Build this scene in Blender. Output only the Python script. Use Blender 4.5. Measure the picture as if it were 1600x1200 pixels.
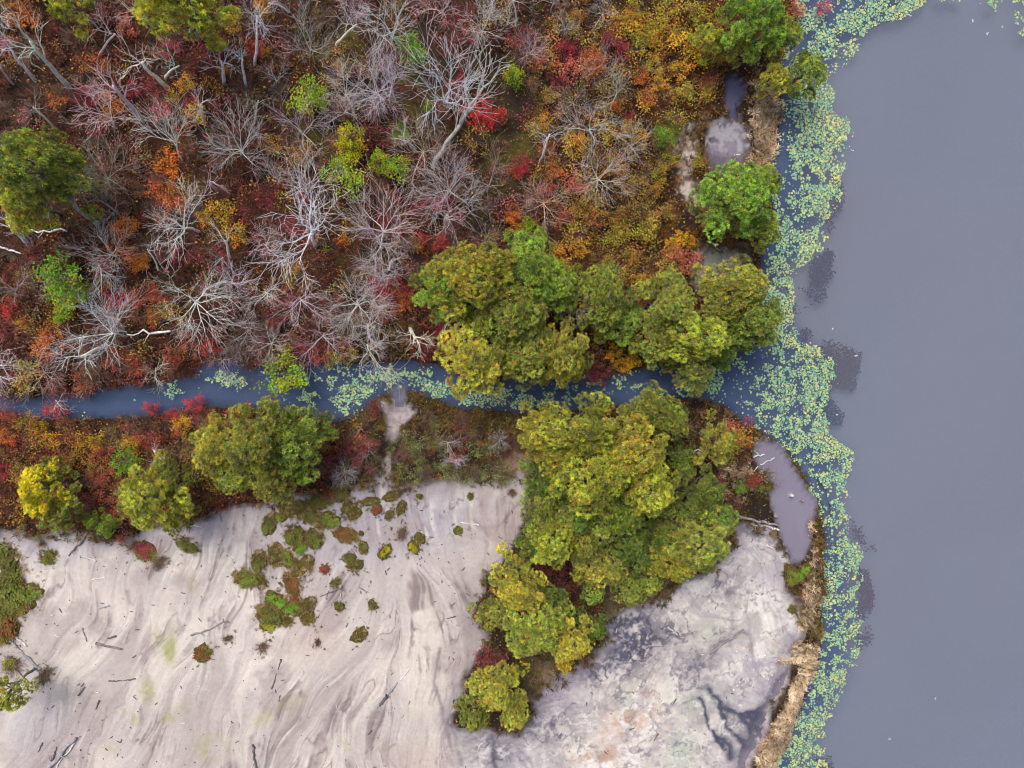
import bpy, math, random
import numpy as np
from mathutils import Vector, Matrix

# ------------------------------------------------------------------ camera, sky, sun, exposure
scene = bpy.context.scene
for o in list(bpy.data.objects):
    bpy.data.objects.remove(o, do_unlink=True)
RS = random.Random(7)
NR = np.random.default_rng(11)

FPX = 1256.0            # focal length in pixels of a 1600 px wide picture (drone lens, 65 degrees)
CAM_H = 41.0            # metres above the water
NADIR = (700.0, 490.0)  # the drone is not quite plumb
cam_data = bpy.data.cameras.new('camera')
cam_data.sensor_width = 36.0
cam_data.lens = 36.0 * FPX / 1600.0
cam_data.clip_end = 2000.0
cam = bpy.data.objects.new('camera', cam_data)
scene.collection.objects.link(cam)
_n = Vector(((NADIR[0] - 800) / FPX, (600 - NADIR[1]) / FPX, -1)).normalized()
CAM_Q = _n.rotation_difference(Vector((0, 0, -1)))
cam.location = (0, 0, CAM_H)
cam.rotation_mode = 'QUATERNION'
cam.rotation_quaternion = CAM_Q
scene.camera = cam

SUN_EL, SUN_AZ = math.radians(58), math.radians(-35)
world = bpy.data.worlds.new('World')
scene.world = world
world.use_nodes = True
wt = world.node_tree
sky = wt.nodes.new('ShaderNodeTexSky')
sky.sky_type = 'NISHITA'
sky.sun_disc = False
sky.sun_elevation = SUN_EL
sky.sun_rotation = SUN_AZ
sky.air_density = 1.0
sky.dust_density = 6.0
sky.ozone_density = 1.0
wt.links.new(sky.outputs[0], wt.nodes['Background'].inputs[0])
wt.nodes['Background'].inputs[1].default_value = 0.10
sun_data = bpy.data.lights.new('sun', 'SUN')
sun_data.energy = 1.4
sun_data.angle = math.radians(28)
sun_data.color = (1.0, 0.95, 0.88)
sun = bpy.data.objects.new('sun', sun_data)
scene.collection.objects.link(sun)
_sd = Vector((math.sin(SUN_AZ) * math.cos(SUN_EL), math.cos(SUN_AZ) * math.cos(SUN_EL), math.sin(SUN_EL)))
sun.rotation_euler = _sd.to_track_quat('Z', 'Y').to_euler()
scene.view_settings.view_transform = 'Standard'
scene.view_settings.look = 'None'
scene.view_settings.gamma = 1.0
scene.view_settings.use_curve_mapping = False
scene.view_settings.exposure = 0.3
scene.render.engine = 'CYCLES'
scene.cycles.max_bounces = 5
scene.cycles.diffuse_bounces = 2
scene.cycles.filter_width = 1.1

# ------------------------------------------------------------------ helpers
COL = scene.collection
_R = np.array(CAM_Q.to_matrix())

def G(u, v, z=0.0):
    """ground plan position of a place seen in the photograph, for a thing whose point lies at height z"""
    d = _R @ np.array([(u - 800) / FPX, (600 - v) / FPX, -1.0])
    t = (CAM_H - z) / -d[2]
    return np.array([d[0] * t, d[1] * t, z])

def UV(X, Y, Z=0.0):
    P = np.stack([X, Y, np.zeros_like(X) + Z - CAM_H], -1) @ _R
    return 800 + FPX * P[..., 0] / -P[..., 2], 600 - FPX * P[..., 1] / -P[..., 2]

def lin(r, g, b):
    f = lambda c: (c / 255 / 12.92) if c <= 10 else ((c / 255 + 0.055) / 1.055) ** 2.4
    return np.array([f(r), f(g), f(b)])

def sstep(a, b, x):
    t = np.clip((x - a) / (b - a), 0, 1)
    return t * t * (3 - 2 * t)

_LAT = np.random.default_rng(5).random((256, 256))
def vnoise(X, Y, seed=0):
    X = X + seed * 17.31; Y = Y + seed * 9.77
    xi = np.floor(X).astype(int); yi = np.floor(Y).astype(int)
    fx = X - xi; fy = Y - yi
    fx = fx * fx * (3 - 2 * fx); fy = fy * fy * (3 - 2 * fy)
    L = lambda a, b: _LAT[a & 255, b & 255]
    return (L(xi, yi) * (1 - fx) + L(xi + 1, yi) * fx) * (1 - fy) + (L(xi, yi + 1) * (1 - fx) + L(xi + 1, yi + 1) * fx) * fy

def fbm(X, Y, size, octv=4, seed=0, gain=0.5):
    s = 0; a = 1; t = 0
    for k in range(octv):
        s = s + a * vnoise(X / size * 2 ** k, Y / size * 2 ** k, seed + k * 3)
        t += a; a *= gain
    return s / t

def W(poly):
    return np.array([G(u, v)[:2] for u, v in poly])

def seg_dist(X, Y, P, closed=True):
    d = np.full(X.shape, 1e9)
    n = len(P)
    for i in range(n if closed else n - 1):
        a = P[i]; b = P[(i + 1) % n]
        e = b - a; L2 = max(e @ e, 1e-9)
        t = np.clip(((X - a[0]) * e[0] + (Y - a[1]) * e[1]) / L2, 0, 1)
        d = np.minimum(d, (X - a[0] - t * e[0]) ** 2 + (Y - a[1] - t * e[1]) ** 2)
    return np.sqrt(d)

def sdf(X, Y, P):
    """positive inside"""
    d = seg_dist(X, Y, P)
    ins = np.zeros(X.shape, bool)
    n = len(P)
    for i in range(n):
        x0, y0 = P[i]; x1, y1 = P[(i + 1) % n]
        if y0 == y1: continue
        c = ((y0 > Y) != (y1 > Y)) & (X < (x1 - x0) * (Y - y0) / (y1 - y0) + x0)
        ins ^= c
    return np.where(ins, d, -d)

def mesh_np(name, V, F, col=None, smooth=False):
    V = np.ascontiguousarray(V, np.float32); F = np.ascontiguousarray(F, np.int32)
    k = F.shape[1]
    me = bpy.data.meshes.new(name)
    me.vertices.add(len(V)); me.vertices.foreach_set('co', V.ravel())
    me.loops.add(F.size); me.loops.foreach_set('vertex_index', F.ravel())
    me.polygons.add(len(F))
    me.polygons.foreach_set('loop_start', np.arange(0, F.size, k, dtype=np.int32))
    me.polygons.foreach_set('loop_total', np.full(len(F), k, np.int32))
    if smooth:
        me.polygons.foreach_set('use_smooth', np.ones(len(F), bool))
    if col is not None:
        a = me.attributes.new('Col', 'FLOAT_COLOR', 'POINT')
        c = np.ones((len(V), 4), np.float32); c[:, :col.shape[1]] = col
        a.data.foreach_set('color', c.ravel())
    me.update(calc_edges=True)
    return me

class Geo:
    def __init__(s): s.V = []; s.F = []; s.C = []; s.n = 0
    def add(s, V, F, C=None):
        V = np.asarray(V, float); F = np.asarray(F, int)
        if len(V) == 0: return
        s.V.append(V); s.F.append(F + s.n); s.n += len(V)
        if C is None: C = (1, 1, 1, 0)
        C = np.asarray(C, float)
        if C.ndim == 1: C = np.tile(C, (len(V), 1))
        s.C.append(C)
    def mesh(s, name, mat, smooth=False):
        me = mesh_np(name, np.concatenate(s.V), np.concatenate(s.F), np.concatenate(s.C), smooth)
        me.materials.append(mat)
        return me

def frame(d):
    d = d / (np.linalg.norm(d) + 1e-9)
    a = np.array([0, 0, 1.0]) if abs(d[2]) < 0.9 else np.array([1.0, 0, 0])
    x = np.cross(a, d); x /= np.linalg.norm(x)
    return x, np.cross(d, x), d

def tube(path, radii, sides, cap=True):
    P = np.asarray(path, float); n = len(P)
    T = np.gradient(P, axis=0)
    x, y, _ = frame(T[0])
    ang = np.arange(sides) * 2 * math.pi / sides
    V = []
    for i in range(n):
        t = T[i] / (np.linalg.norm(T[i]) + 1e-9)
        x = x - t * (x @ t); x /= np.linalg.norm(x) + 1e-9
        y = np.cross(t, x)
        V.append(P[i] + radii[i] * (np.outer(np.cos(ang), x) + np.outer(np.sin(ang), y)))
    V = np.concatenate(V)
    F = []
    for i in range(n - 1):
        for k in range(sides):
            a = i * sides + k; b = i * sides + (k + 1) % sides
            F += [(a, b, b + sides), (a, b + sides, a + sides)]
    if cap:
        for base in (0, (n - 1) * sides):
            for k in range(1, sides - 1):
                F.append((base, base + k, base + k + 1))
    return V, np.array(F)

def rotmats(n, rng, tilt=0.3, axis=None):
    """random z-rotation then a tilt; with axis (n,3) the local z follows it"""
    a = rng.random(n) * 2 * math.pi
    c, s = np.cos(a), np.sin(a)
    Rz = np.zeros((n, 3, 3)); Rz[:, 0, 0] = c; Rz[:, 0, 1] = -s; Rz[:, 1, 0] = s; Rz[:, 1, 1] = c; Rz[:, 2, 2] = 1
    if axis is None:
        b = rng.random(n) * 2 * math.pi; t = rng.random(n) * tilt
        axis = np.stack([np.sin(t) * np.cos(b), np.sin(t) * np.sin(b), np.cos(t)], 1)
    z = axis / np.linalg.norm(axis, axis=1, keepdims=True)
    h = np.where(np.abs(z[:, 2:3]) < 0.95, np.array([[0, 0, 1.0]]), np.array([[1.0, 0, 0]]))
    x = np.cross(h, z); x /= np.linalg.norm(x, axis=1, keepdims=True)
    y = np.cross(z, x)
    B = np.stack([x, y, z], 2)
    return B @ Rz

def scatter(geo, proto, pos, scale, M, C):
    PV, PF = proto
    n = len(pos); m = len(PV)
    if n == 0: return
    V = np.einsum('nij,mj->nmi', M, PV) * np.asarray(scale, float).reshape(n, 1, -1) + pos[:, None, :]
    F = (PF[None] + (np.arange(n) * m)[:, None, None]).reshape(-1, PF.shape[1])
    C = np.asarray(C, float)
    C = np.repeat(C, m, axis=0) if C.ndim == 2 else np.tile(C, (n * m, 1))
    geo.add(V.reshape(-1, 3), F, C)

def put(name, data, parent=None, mat=None):
    o = bpy.data.objects.new(name, data)
    COL.objects.link(o)
    if parent is not None: o.parent = parent
    return o

def tag(o, label, cat, group=None, kind=None):
    if label: o['label'] = label
    if cat: o['category'] = cat
    if group: o['group'] = group
    if kind: o['kind'] = kind
    return o

# ------------------------------------------------------------------ materials
def new_mat(name):
    m = bpy.data.materials.new(name); m.use_nodes = True
    return m, m.node_tree, m.node_tree.nodes['Principled BSDF']

def plant_material(name, rough=0.65, trans=0.0, grain=0.35, grain_scale=9.0, spec=0.25):
    m, t, b = new_mat(name)
    at = t.nodes.new('ShaderNodeAttribute'); at.attribute_name = 'Col'
    oi = t.nodes.new('ShaderNodeObjectInfo')
    mul = t.nodes.new('ShaderNodeMix'); mul.data_type = 'RGBA'; mul.blend_type = 'MULTIPLY'; mul.inputs[0].default_value = 1
    mix = t.nodes.new('ShaderNodeMix'); mix.data_type = 'RGBA'
    t.links.new(at.outputs['Color'], mul.inputs[6]); t.links.new(oi.outputs['Color'], mul.inputs[7])
    t.links.new(at.outputs['Alpha'], mix.inputs[0])
    t.links.new(mul.outputs[2], mix.inputs[6]); t.links.new(at.outputs['Color'], mix.inputs[7])
    tc = t.nodes.new('ShaderNodeTexCoord')
    nz = t.nodes.new('ShaderNodeTexNoise'); nz.inputs['Scale'].default_value = grain_scale; nz.inputs['Detail'].default_value = 4
    t.links.new(tc.outputs['Object'], nz.inputs['Vector'])
    mr = t.nodes.new('ShaderNodeMapRange'); mr.inputs[1].default_value = 0.25; mr.inputs[2].default_value = 0.75
    mr.inputs[3].default_value = 1 - grain; mr.inputs[4].default_value = 1 + grain
    t.links.new(nz.outputs[0], mr.inputs[0])
    fin = t.nodes.new('ShaderNodeMix'); fin.data_type = 'RGBA'; fin.blend_type = 'MULTIPLY'; fin.inputs[0].default_value = 1
    t.links.new(mix.outputs[2], fin.inputs[6]); t.links.new(mr.outputs[0], fin.inputs[7])
    t.links.new(fin.outputs[2], b.inputs['Base Color'])
    b.inputs['Roughness'].default_value = rough
    b.inputs['Specular IOR Level'].default_value = spec
    if trans > 0:
        tr = t.nodes.new('ShaderNodeBsdfTranslucent'); t.links.new(fin.outputs[2], tr.inputs[0])
        ms = t.nodes.new('ShaderNodeMixShader'); ms.inputs[0].default_value = trans
        t.links.new(b.outputs[0], ms.inputs[1]); t.links.new(tr.outputs[0], ms.inputs[2])
        t.links.new(ms.outputs[0], t.nodes['Material Output'].inputs[0])
    return m

M_LEAF = plant_material('autumn_leaf', 0.6, 0.3, 0.15)
M_BRUSH = plant_material('brushwood', 0.8, 0.0, 0.25)
M_BARK = plant_material('grey_bark', 0.85, 0.0, 0.4, 5.0, 0.2)
M_PAD = plant_material('lily_pad_leaf', 0.45, 0.0, 0.12, 12.0, 0.3)

def earth_material(name, scale, amp, bump, rough):
    m, t, b = new_mat(name)
    at = t.nodes.new('ShaderNodeAttribute'); at.attribute_name = 'Col'
    tc = t.nodes.new('ShaderNodeTexCoord')
    n1 = t.nodes.new('ShaderNodeTexNoise'); n1.inputs['Scale'].default_value = scale; n1.inputs['Detail'].default_value = 8; n1.inputs['Roughness'].default_value = 0.65
    t.links.new(tc.outputs['Object'], n1.inputs['Vector'])
    mr = t.nodes.new('ShaderNodeMapRange'); mr.inputs[1].default_value = 0.25; mr.inputs[2].default_value = 0.75
    mr.inputs[3].default_value = 1 - amp; mr.inputs[4].default_value = 1 + amp
    t.links.new(n1.outputs[0], mr.inputs[0])
    fin = t.nodes.new('ShaderNodeMix'); fin.data_type = 'RGBA'; fin.blend_type = 'MULTIPLY'
    t.links.new(at.outputs['Alpha'], fin.inputs[0])
    t.links.new(at.outputs['Color'], fin.inputs[6]); t.links.new(mr.outputs[0], fin.inputs[7])
    t.links.new(fin.outputs[2], b.inputs['Base Color'])
    n2 = t.nodes.new('ShaderNodeTexNoise'); n2.inputs['Scale'].default_value = scale * 4; n2.inputs['Detail'].default_value = 6
    t.links.new(tc.outputs['Object'], n2.inputs['Vector'])
    bp = t.nodes.new('ShaderNodeBump'); bp.inputs['Strength'].default_value = bump; bp.inputs['Distance'].default_value = 0.03
    t.links.new(n2.outputs[0], bp.inputs['Height']); t.links.new(bp.outputs[0], b.inputs['Normal'])
    b.inputs['Roughness'].default_value = rough
    b.inputs['Specular IOR Level'].default_value = 0.3
    return m
M_SAND = earth_material('silty_sand', 4.5, 0.11, 0.6, 0.75)
M_SOIL = earth_material('peaty_soil', 3.0, 0.5, 0.8, 0.9)

def water_material():
    m, t, b = new_mat('water')
    at = t.nodes.new('ShaderNodeAttribute'); at.attribute_name = 'Col'
    tc = t.nodes.new('ShaderNodeTexCoord')
    n1 = t.nodes.new('ShaderNodeTexNoise'); n1.inputs['Scale'].default_value = 0.12; n1.inputs['Detail'].default_value = 3; n1.inputs['Distortion'].default_value = 0.6
    t.links.new(tc.outputs['Object'], n1.inputs['Vector'])
    mr = t.nodes.new('ShaderNodeMapRange'); mr.inputs[1].default_value = 0.3; mr.inputs[2].default_value = 0.7
    mr.inputs[3].default_value = 0.94; mr.inputs[4].default_value = 1.06
    t.links.new(n1.outputs[0], mr.inputs[0])
    fin = t.nodes.new('ShaderNodeMix'); fin.data_type = 'RGBA'; fin.blend_type = 'MULTIPLY'; fin.inputs[0].default_value = 1
    t.links.new(at.outputs['Color'], fin.inputs[6]); t.links.new(mr.outputs[0], fin.inputs[7])
    t.links.new(fin.outputs[2], b.inputs['Base Color'])
    b.inputs['Roughness'].default_value = 0.08
    b.inputs['IOR'].default_value = 1.33
    n2 = t.nodes.new('ShaderNodeTexNoise'); n2.inputs['Scale'].default_value = 1.3; n2.inputs['Detail'].default_value = 3
    t.links.new(tc.outputs['Object'], n2.inputs['Vector'])
    bp = t.nodes.new('ShaderNodeBump'); bp.inputs['Strength'].default_value = 0.05; bp.inputs['Distance'].default_value = 0.02
    t.links.new(n2.outputs[0], bp.inputs['Height']); t.links.new(bp.outputs[0], b.inputs['Normal'])
    tr = t.nodes.new('ShaderNodeBsdfTransparent')
    ms = t.nodes.new('ShaderNodeMixShader'); ms.inputs[0].default_value = 0.4
    t.links.new(tr.outputs[0], ms.inputs[1]); t.links.new(b.outputs[0], ms.inputs[2])
    t.links.new(ms.outputs[0], t.nodes['Material Output'].inputs[0])
    return m
M_WATER = water_material()

# ------------------------------------------------------------------ the plan: shore lines, sand, pools (photograph plan, turned into metres)
SHORE = [(1262, -60), (1250, 0), (1240, 60), (1222, 100), (1226, 150), (1219, 200), (1216, 270), (1211, 320), (1203, 380), (1193, 430),
         (1190, 500), (1160, 548), (1130, 566)]
SHORE_S = [(1100, 622), (1150, 640), (1186, 672), (1230, 702), (1262, 745), (1280, 790), (1288, 830), (1292, 880), (1288, 950), (1284, 1020),
           (1270, 1070), (1252, 1115), (1234, 1160), (1212, 1206), (1190, 1280)]
STREAM_N = [(1130, 572), (1085, 592), (1050, 580), (1015, 572), (975, 586), (930, 592), (880, 590), (820, 594), (760, 600), (715, 592), (680, 578), (640, 570),
            (600, 568), (560, 576), (530, 566), (495, 563), (475, 585), (440, 592), (415, 575), (385, 570), (340, 566), (310, 578), (270, 596), (220, 606), (165, 612), (120, 620), (60, 626), (0, 618), (-300, 640), (-2500, 660)]
STREAM_S = [(-2500, 740), (-300, 700), (0, 646), (60, 652), (130, 648), (200, 645), (270, 640), (330, 632), (400, 636), (450, 632), (490, 650), (525, 654), (560, 638), (585, 615),
            (612, 606), (650, 606), (690, 620), (730, 632), (790, 636), (850, 640), (900, 632), (940, 622), (990, 630), (1040, 614), (1080, 618)]
WATER_POLY = W([(1300, -2500)] + SHORE + STREAM_N + STREAM_S + SHORE_S + [(900, 3500), (5000, 3500), (5000, -2500)])
POOL_BLUE = W([(1132, 122), (1150, 118), (1166, 132), (1166, 150), (1152, 162), (1150, 176), (1156, 190), (1146, 196), (1138, 176), (1130, 160), (1134, 142)])
POOL_SILT = W([(1110, 190), (1130, 184), (1156, 190), (1170, 215), (1172, 240), (1160, 262), (1135, 276), (1108, 268), (1100, 240), (1104, 212)])
POOL_INLET = W([(1176, 690), (1198, 690), (1222, 702), (1240, 730), (1252, 752), (1272, 780), (1276, 806), (1262, 816), (1264, 850), (1258, 872), (1240, 884),
                (1224, 850), (1212, 815), (1204, 785), (1198, 750), (1184, 730), (1174, 708)])
POOL_GREY = W([(1104, 395), (1125, 382), (1142, 396), (1148, 415), (1130, 428), (1106, 425), (1098, 410)])
SAND_POLYS = [W(p) for p in (
    [(-80, 815), (0, 828), (60, 838), (95, 824), (140, 828), (185, 845), (225, 838), (262, 815), (330, 806), (372, 792), (405, 786), (440, 772), (455, 764), (478, 776), (520, 768), (520, 742), (530, 765),
     (560, 764), (585, 748), (594, 735), (612, 735), (618, 748), (640, 765), (656, 766), (675, 752), (710, 757), (750, 752), (790, 745), (806, 742), (826, 760), (816, 810), (806, 850), (775, 880),
     (745, 920), (742, 960), (756, 1000), (740, 1040), (712, 1080), (704, 1125), (730, 1140), (800, 1144), (834, 1110), (836, 1075), (880, 1050), (925, 1020), (950, 995), (950, 955), (1000, 945), (1060, 912),
     (1115, 880), (1140, 850), (1146, 815), (1200, 815), (1226, 860), (1240, 890), (1225, 905), (1228, 925), (1250, 940), (1250, 985), (1225, 1015), (1230, 1060), (1214, 1095), (1196, 1125),
     (1178, 1160), (1168, 1210), (1160, 1290), (-80, 1290)],
    [(578, 640), (582, 628), (596, 624), (612, 632), (612, 612), (632, 606), (640, 622), (640, 632), (650, 642), (636, 652), (626, 666), (622, 690), (617, 712), (612, 728), (612, 745), (590, 745), (598, 730), (606, 712),
     (611, 690), (611, 668), (604, 652), (594, 642)],
    [(1060, 225), (1072, 200), (1090, 205), (1084, 222), (1088, 245), (1078, 268), (1088, 292), (1098, 318), (1076, 322), (1062, 296), (1068, 270), (1052, 248)],
    [(1085, 385), (1120, 376), (1160, 392), (1166, 420), (1130, 440), (1085, 440)],
)]

X0, X1, Y0, Y1, ST = -34.0, 44.0, -34.0, 26.0, 0.2
gx = np.arange(X0, X1 + 1e-6, ST); gy = np.arange(Y0, Y1 + 1e-6, ST)
GXX, GYY = np.meshgrid(gx, gy)

class Field:
    """a distance field kept on the plan grid; direct evaluation outside it"""
    def __init__(s, P): s.P = P; s.A = sdf(GXX, GYY, P)
    def __call__(s, X, Y):
        fx = (X - X0) / ST; fy = (Y - Y0) / ST
        out = (fx < 0) | (fy < 0) | (fx >= len(gx) - 1) | (fy >= len(gy) - 1)
        i = np.clip(fx.astype(int), 0, len(gx) - 2); j = np.clip(fy.astype(int), 0, len(gy) - 2)
        tx = fx - i; ty = fy - j; A = s.A
        r = (A[j, i] * (1 - tx) + A[j, i + 1] * tx) * (1 - ty) + (A[j + 1, i] * (1 - tx) + A[j + 1, i + 1] * tx) * ty
        if out.any(): r = np.where(out, sdf(X, Y, s.P), r)
        return r
F_WATER = Field(WATER_POLY)
F_POOLS = [Field(p) for p in (POOL_BLUE, POOL_SILT, POOL_INLET, POOL_GREY)]   # 1 is drained mud
F_SAND = [Field(p) for p in SAND_POLYS]

def wob(X, Y, a=0.35, s=1.3, seed=3): return (fbm(X, Y, s, 4, seed) - 0.5) * 2 * a
def d_water(X, Y): return F_WATER(X, Y) + wob(X, Y, 0.30, 0.9) + 0.2
def d_pool(X, Y): return np.maximum.reduce([f(X, Y) for f in F_POOLS]) + wob(X, Y, 0.10, 0.6)
def d_sand(X, Y): return np.maximum.reduce([f(X, Y) for f in F_SAND]) + wob(X, Y, 0.5, 1.1, 8)

def height(X, Y):
    dw = d_water(X, Y); ds = d_sand(X, Y); dp = d_pool(X, Y)
    land = 0.30 + 0.16 * (fbm(X, Y, 3.0, 3, 21) - 0.5)
    sand = 0.20 + 0.10 * (fbm(X, Y, 6.0, 2, 31) - 0.5)
    h = land + (sand - land) * sstep(-0.3, 0.4, ds)
    h = h * sstep(0.0, 0.9, -dw) + -0.7 * sstep(0.0, 1.5, dw)
    return h * (1 - sstep(-0.35, 0.05, dp)) + -0.05 * sstep(-0.1, 0.3, dp)

def hz(x, y): return float(height(np.array([[x]]), np.array([[y]]))[0, 0])

# ------------------------------------------------------------------ ground, water
def grid_faces(ny, nx):
    i = np.arange(ny - 1)[:, None] * nx + np.arange(nx - 1)[None]
    return np.stack([i, i + 1, i + nx + 1, i + nx], -1).reshape(-1, 4)

def axis(a, b, st, far=170):
    return np.concatenate([np.linspace(a - far, a - 6, 12), np.arange(a, b, st), np.linspace(b + 6, b + far, 12)])

ax = axis(-30, 40, 0.25); ay = axis(-30, 22, 0.25)
AX, AY = np.meshgrid(ax, ay)
AH = height(AX, AY)
ADS = d_sand(AX, AY)
AU, AV = UV(AX, AY)
n1 = fbm(AX, AY, 2.2, 5, 41); n2 = fbm(AX, AY, 0.8, 3, 51)
soil = lin(48, 36, 30)[None, None] * (0.6 + 0.8 * n2[..., None])
def blend(base, c, m): return base * (1 - m[..., None]) + np.asarray(c) * m[..., None]
def spot(U, V, u, v, ru, rv, rot=0.0):
    a = math.radians(rot); dx = U - u; dy = V - v
    p = (dx * math.cos(a) + dy * math.sin(a)) / ru; q = (-dx * math.sin(a) + dy * math.cos(a)) / rv
    return np.exp(-(p * p + q * q))
MOSS = [(520, 60, 60, 40), (650, 150, 45, 50), (780, 110, 45, 60), (520, 210, 50, 40), (770, 190, 40, 40), (730, 230, 50, 40), (570, 400, 40, 30), (460, 320, 30, 30), (800, 230, 40, 50), (690, 200, 40, 40)]
def moss(U, V): return np.clip(sum(spot(U, V, *m) for m in MOSS), 0, 1)
soil = blend(soil, lin(98, 92, 38), moss(AU, AV) * sstep(0.35, 0.6, n1) * 0.8)
soil = blend(soil, lin(88, 102, 44), np.clip(spot(AU, AV, 1048, 208, 24, 28) * 1.6, 0, 1))
soil = blend(soil, lin(150, 128, 112), np.clip(spot(AU, AV, 812, 740, 30, 60) * 1.3 + spot(AU, AV, 990, 905, 50, 40) + spot(AU, AV, 860, 1050, 40, 30), 0, 1))
sandc = lin(166, 156, 160)
soil = blend(soil, sandc, sstep(-0.15, 0.1, ADS))
bed_n = fbm(AX, AY, 9, 3, 61)
pond_amt = np.zeros_like(AX)
EDGE = [(-400, 1700), (0, 1450), (40, 1375), (60, 1342), (100, 1318), (130, 1292), (170, 1305), (200, 1312), (250, 1308), (300, 1306), (340, 1300), (390, 1282), (420, 1242), (460, 1226), (490, 1232), (520, 1256),
        (560, 1290), (590, 1286), (620, 1280), (680, 1288), (705, 1328), (730, 1322), (760, 1316), (810, 1325), (850, 1335), (900, 1340), (950, 1341), (1000, 1338), (1040, 1330), (1080, 1320),
        (1120, 1305), (1150, 1290), (1200, 1278), (1300, 1250)]
ev, eu = np.array(EDGE).T
def pad_edge(V): return np.interp(V, ev, eu)
pond_amt = sstep(-45, 20, AU - pad_edge(AV) + 30 * (bed_n - 0.5))
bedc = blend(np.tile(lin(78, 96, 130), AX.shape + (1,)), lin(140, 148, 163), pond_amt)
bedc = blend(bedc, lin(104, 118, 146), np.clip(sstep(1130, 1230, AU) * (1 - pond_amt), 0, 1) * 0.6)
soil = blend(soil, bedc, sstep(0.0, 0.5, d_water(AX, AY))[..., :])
soil = blend(soil, lin(150, 142, 158), sstep(-0.05, 0.15, d_pool(AX, AY)))
GZ = AH - 0.3 * sstep(0.05, 0.5, ADS)
fac = grid_faces(*AX.shape)
ground = put('ground', mesh_np('ground', np.stack([AX, AY, GZ], -1).reshape(-1, 3), fac, np.c_[soil.reshape(-1, 3), 1 - 0.96 * np.clip(sstep(-0.1, 0.3, np.maximum(d_water(AX, AY), d_pool(AX, AY))), 0, 1).reshape(-1)], True))
ground.data.materials.append(M_SOIL); ground['kind'] = 'structure'

wat = blend(np.tile(lin(80, 100, 138), AX.shape + (1,)), lin(124, 135, 155), pond_amt)  # stream blue holds the sky's reflection as base colour; pond tone is murk
wat = blend(wat, lin(100, 116, 148), np.clip(sstep(1130, 1230, AU) * (1 - pond_amt), 0, 1) * 0.6)
wat = blend(wat, lin(131, 133, 155), pond_amt * sstep(0.40, 0.65, fbm(AX, AY, 9, 3, 71)) * 0.8)
hv = AH.reshape(-1)
wf = fac[(hv[fac] < 0.12).any(1) & (AX.reshape(-1)[fac] > -300).all(1)]
dpl = d_pool(AX, AY).reshape(-1)
wf = wf[~(dpl[wf] > -0.6).any(1)]
def compact(V, F, C):
    u, inv = np.unique(F, return_inverse=True)
    return V[u], inv.reshape(F.shape), C[u]
V_, F_, C_ = compact(np.stack([AX, AY, np.zeros_like(AX)], -1).reshape(-1, 3), wf, wat.reshape(-1, 3))
water = put('water', mesh_np('water', V_, F_, C_, True)); water.data.materials.append(M_WATER); water['kind'] = 'structure'

def pool(name, P, col, z):
    c = P.mean(0)
    V = np.concatenate([np.c_[c + (P - c) * 1.10, np.full(len(P), z)], [[c[0], c[1], z]]])
    n = len(P)
    F = np.array([(i, (i + 1) % n, n) for i in range(n)])
    o = put(name, mesh_np(name, V, F, np.asarray(col) * (0.9 + 0.2 * np.random.default_rng(n).random((n + 1, 1))))); o.data.materials.append(M_WATER); o['kind'] = 'structure'
pool('pool', POOL_BLUE, lin(70, 84, 140), 0.02)
pool('pool', POOL_INLET, lin(150, 149, 170), 0.02)
pool('pool', POOL_GREY, lin(150, 158, 150), 0.01)

# ------------------------------------------------------------------ sand flat, with the braids the water left in the silt
SS = 0.05
sx = np.arange(G(-70, 1000)[0], G(1300, 1000)[0], SS); sy = np.arange(G(700, 1262)[1], G(700, 725)[1], SS)
SX, SY = np.meshgrid(sx, sy)
SU, SV = UV(SX, SY)
SD = d_sand(SX, SY)
right = sstep(-40, 40, SU - np.interp(SV, [700, 900, 1060, 1130, 1200, 1300], [860, 830, 770, 715, 712, 712]))
lft = 1 - right
# flow: a fan from the breach in the bank, meandering
fu = SU - 640; fv = SV - 190
ang = np.arctan2(fv, fu) + (fbm(SX, SY, 4.0, 3, 81) - 0.5) * 1.5 + (fbm(SX, SY, 1.2, 2, 91) - 0.5) * 1.1
angr = math.radians(35) + (fbm(SX, SY, 3.0, 4, 101) - 0.5) * 5.0
ca = np.cos(ang) * lft + np.cos(angr) * right; sa = np.sin(ang) * lft + np.sin(angr) * right
nrm = np.sqrt(ca * ca + sa * sa) + 1e-6
FX = (ca / nrm).astype(np.float32); FY = (-sa / nrm).astype(np.float32)     # rows run upwards in y
def lic(N, steps):
    H, Wd = N.shape
    jj, ii = np.meshgrid(np.arange(Wd, dtype=np.float32), np.arange(H, dtype=np.float32))
    acc = N.copy(); cnt = 1
    for sgn in (1, -1):
        x = jj.copy(); y = ii.copy()
        for k in range(steps):
            xi = np.clip(x.astype(np.int32), 0, Wd - 1); yi = np.clip(y.astype(np.int32), 0, H - 1)
            x += sgn * FX[yi, xi]; y += sgn * FY[yi, xi]
            xi = np.clip(x.astype(np.int32), 0, Wd - 1); yi = np.clip(y.astype(np.int32), 0, H - 1)
            acc += N[yi, xi]; cnt += 1
    return acc / cnt
def norm(a): return (a - a.mean()) / (a.std() + 1e-9)
fine = norm(lic(NR.random(SX.shape).astype(np.float32), 22))
mid = norm(lic(vnoise(SX / 0.16, SY / 0.16, 3).astype(np.float32), 40))
wide = norm(lic(vnoise(SX / 0.5, SY / 0.5, 5).astype(np.float32), 60))
big = fbm(SX, SY, 5.0, 3, 111)
patch = fbm(SX, SY, 2.4, 4, 121)
def S(*a, **k): return spot(SU, SV, *a, **k)
lobe = norm(lic(vnoise(SX / 1.1, SY / 1.1, 9).astype(np.float32), 90))
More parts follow.
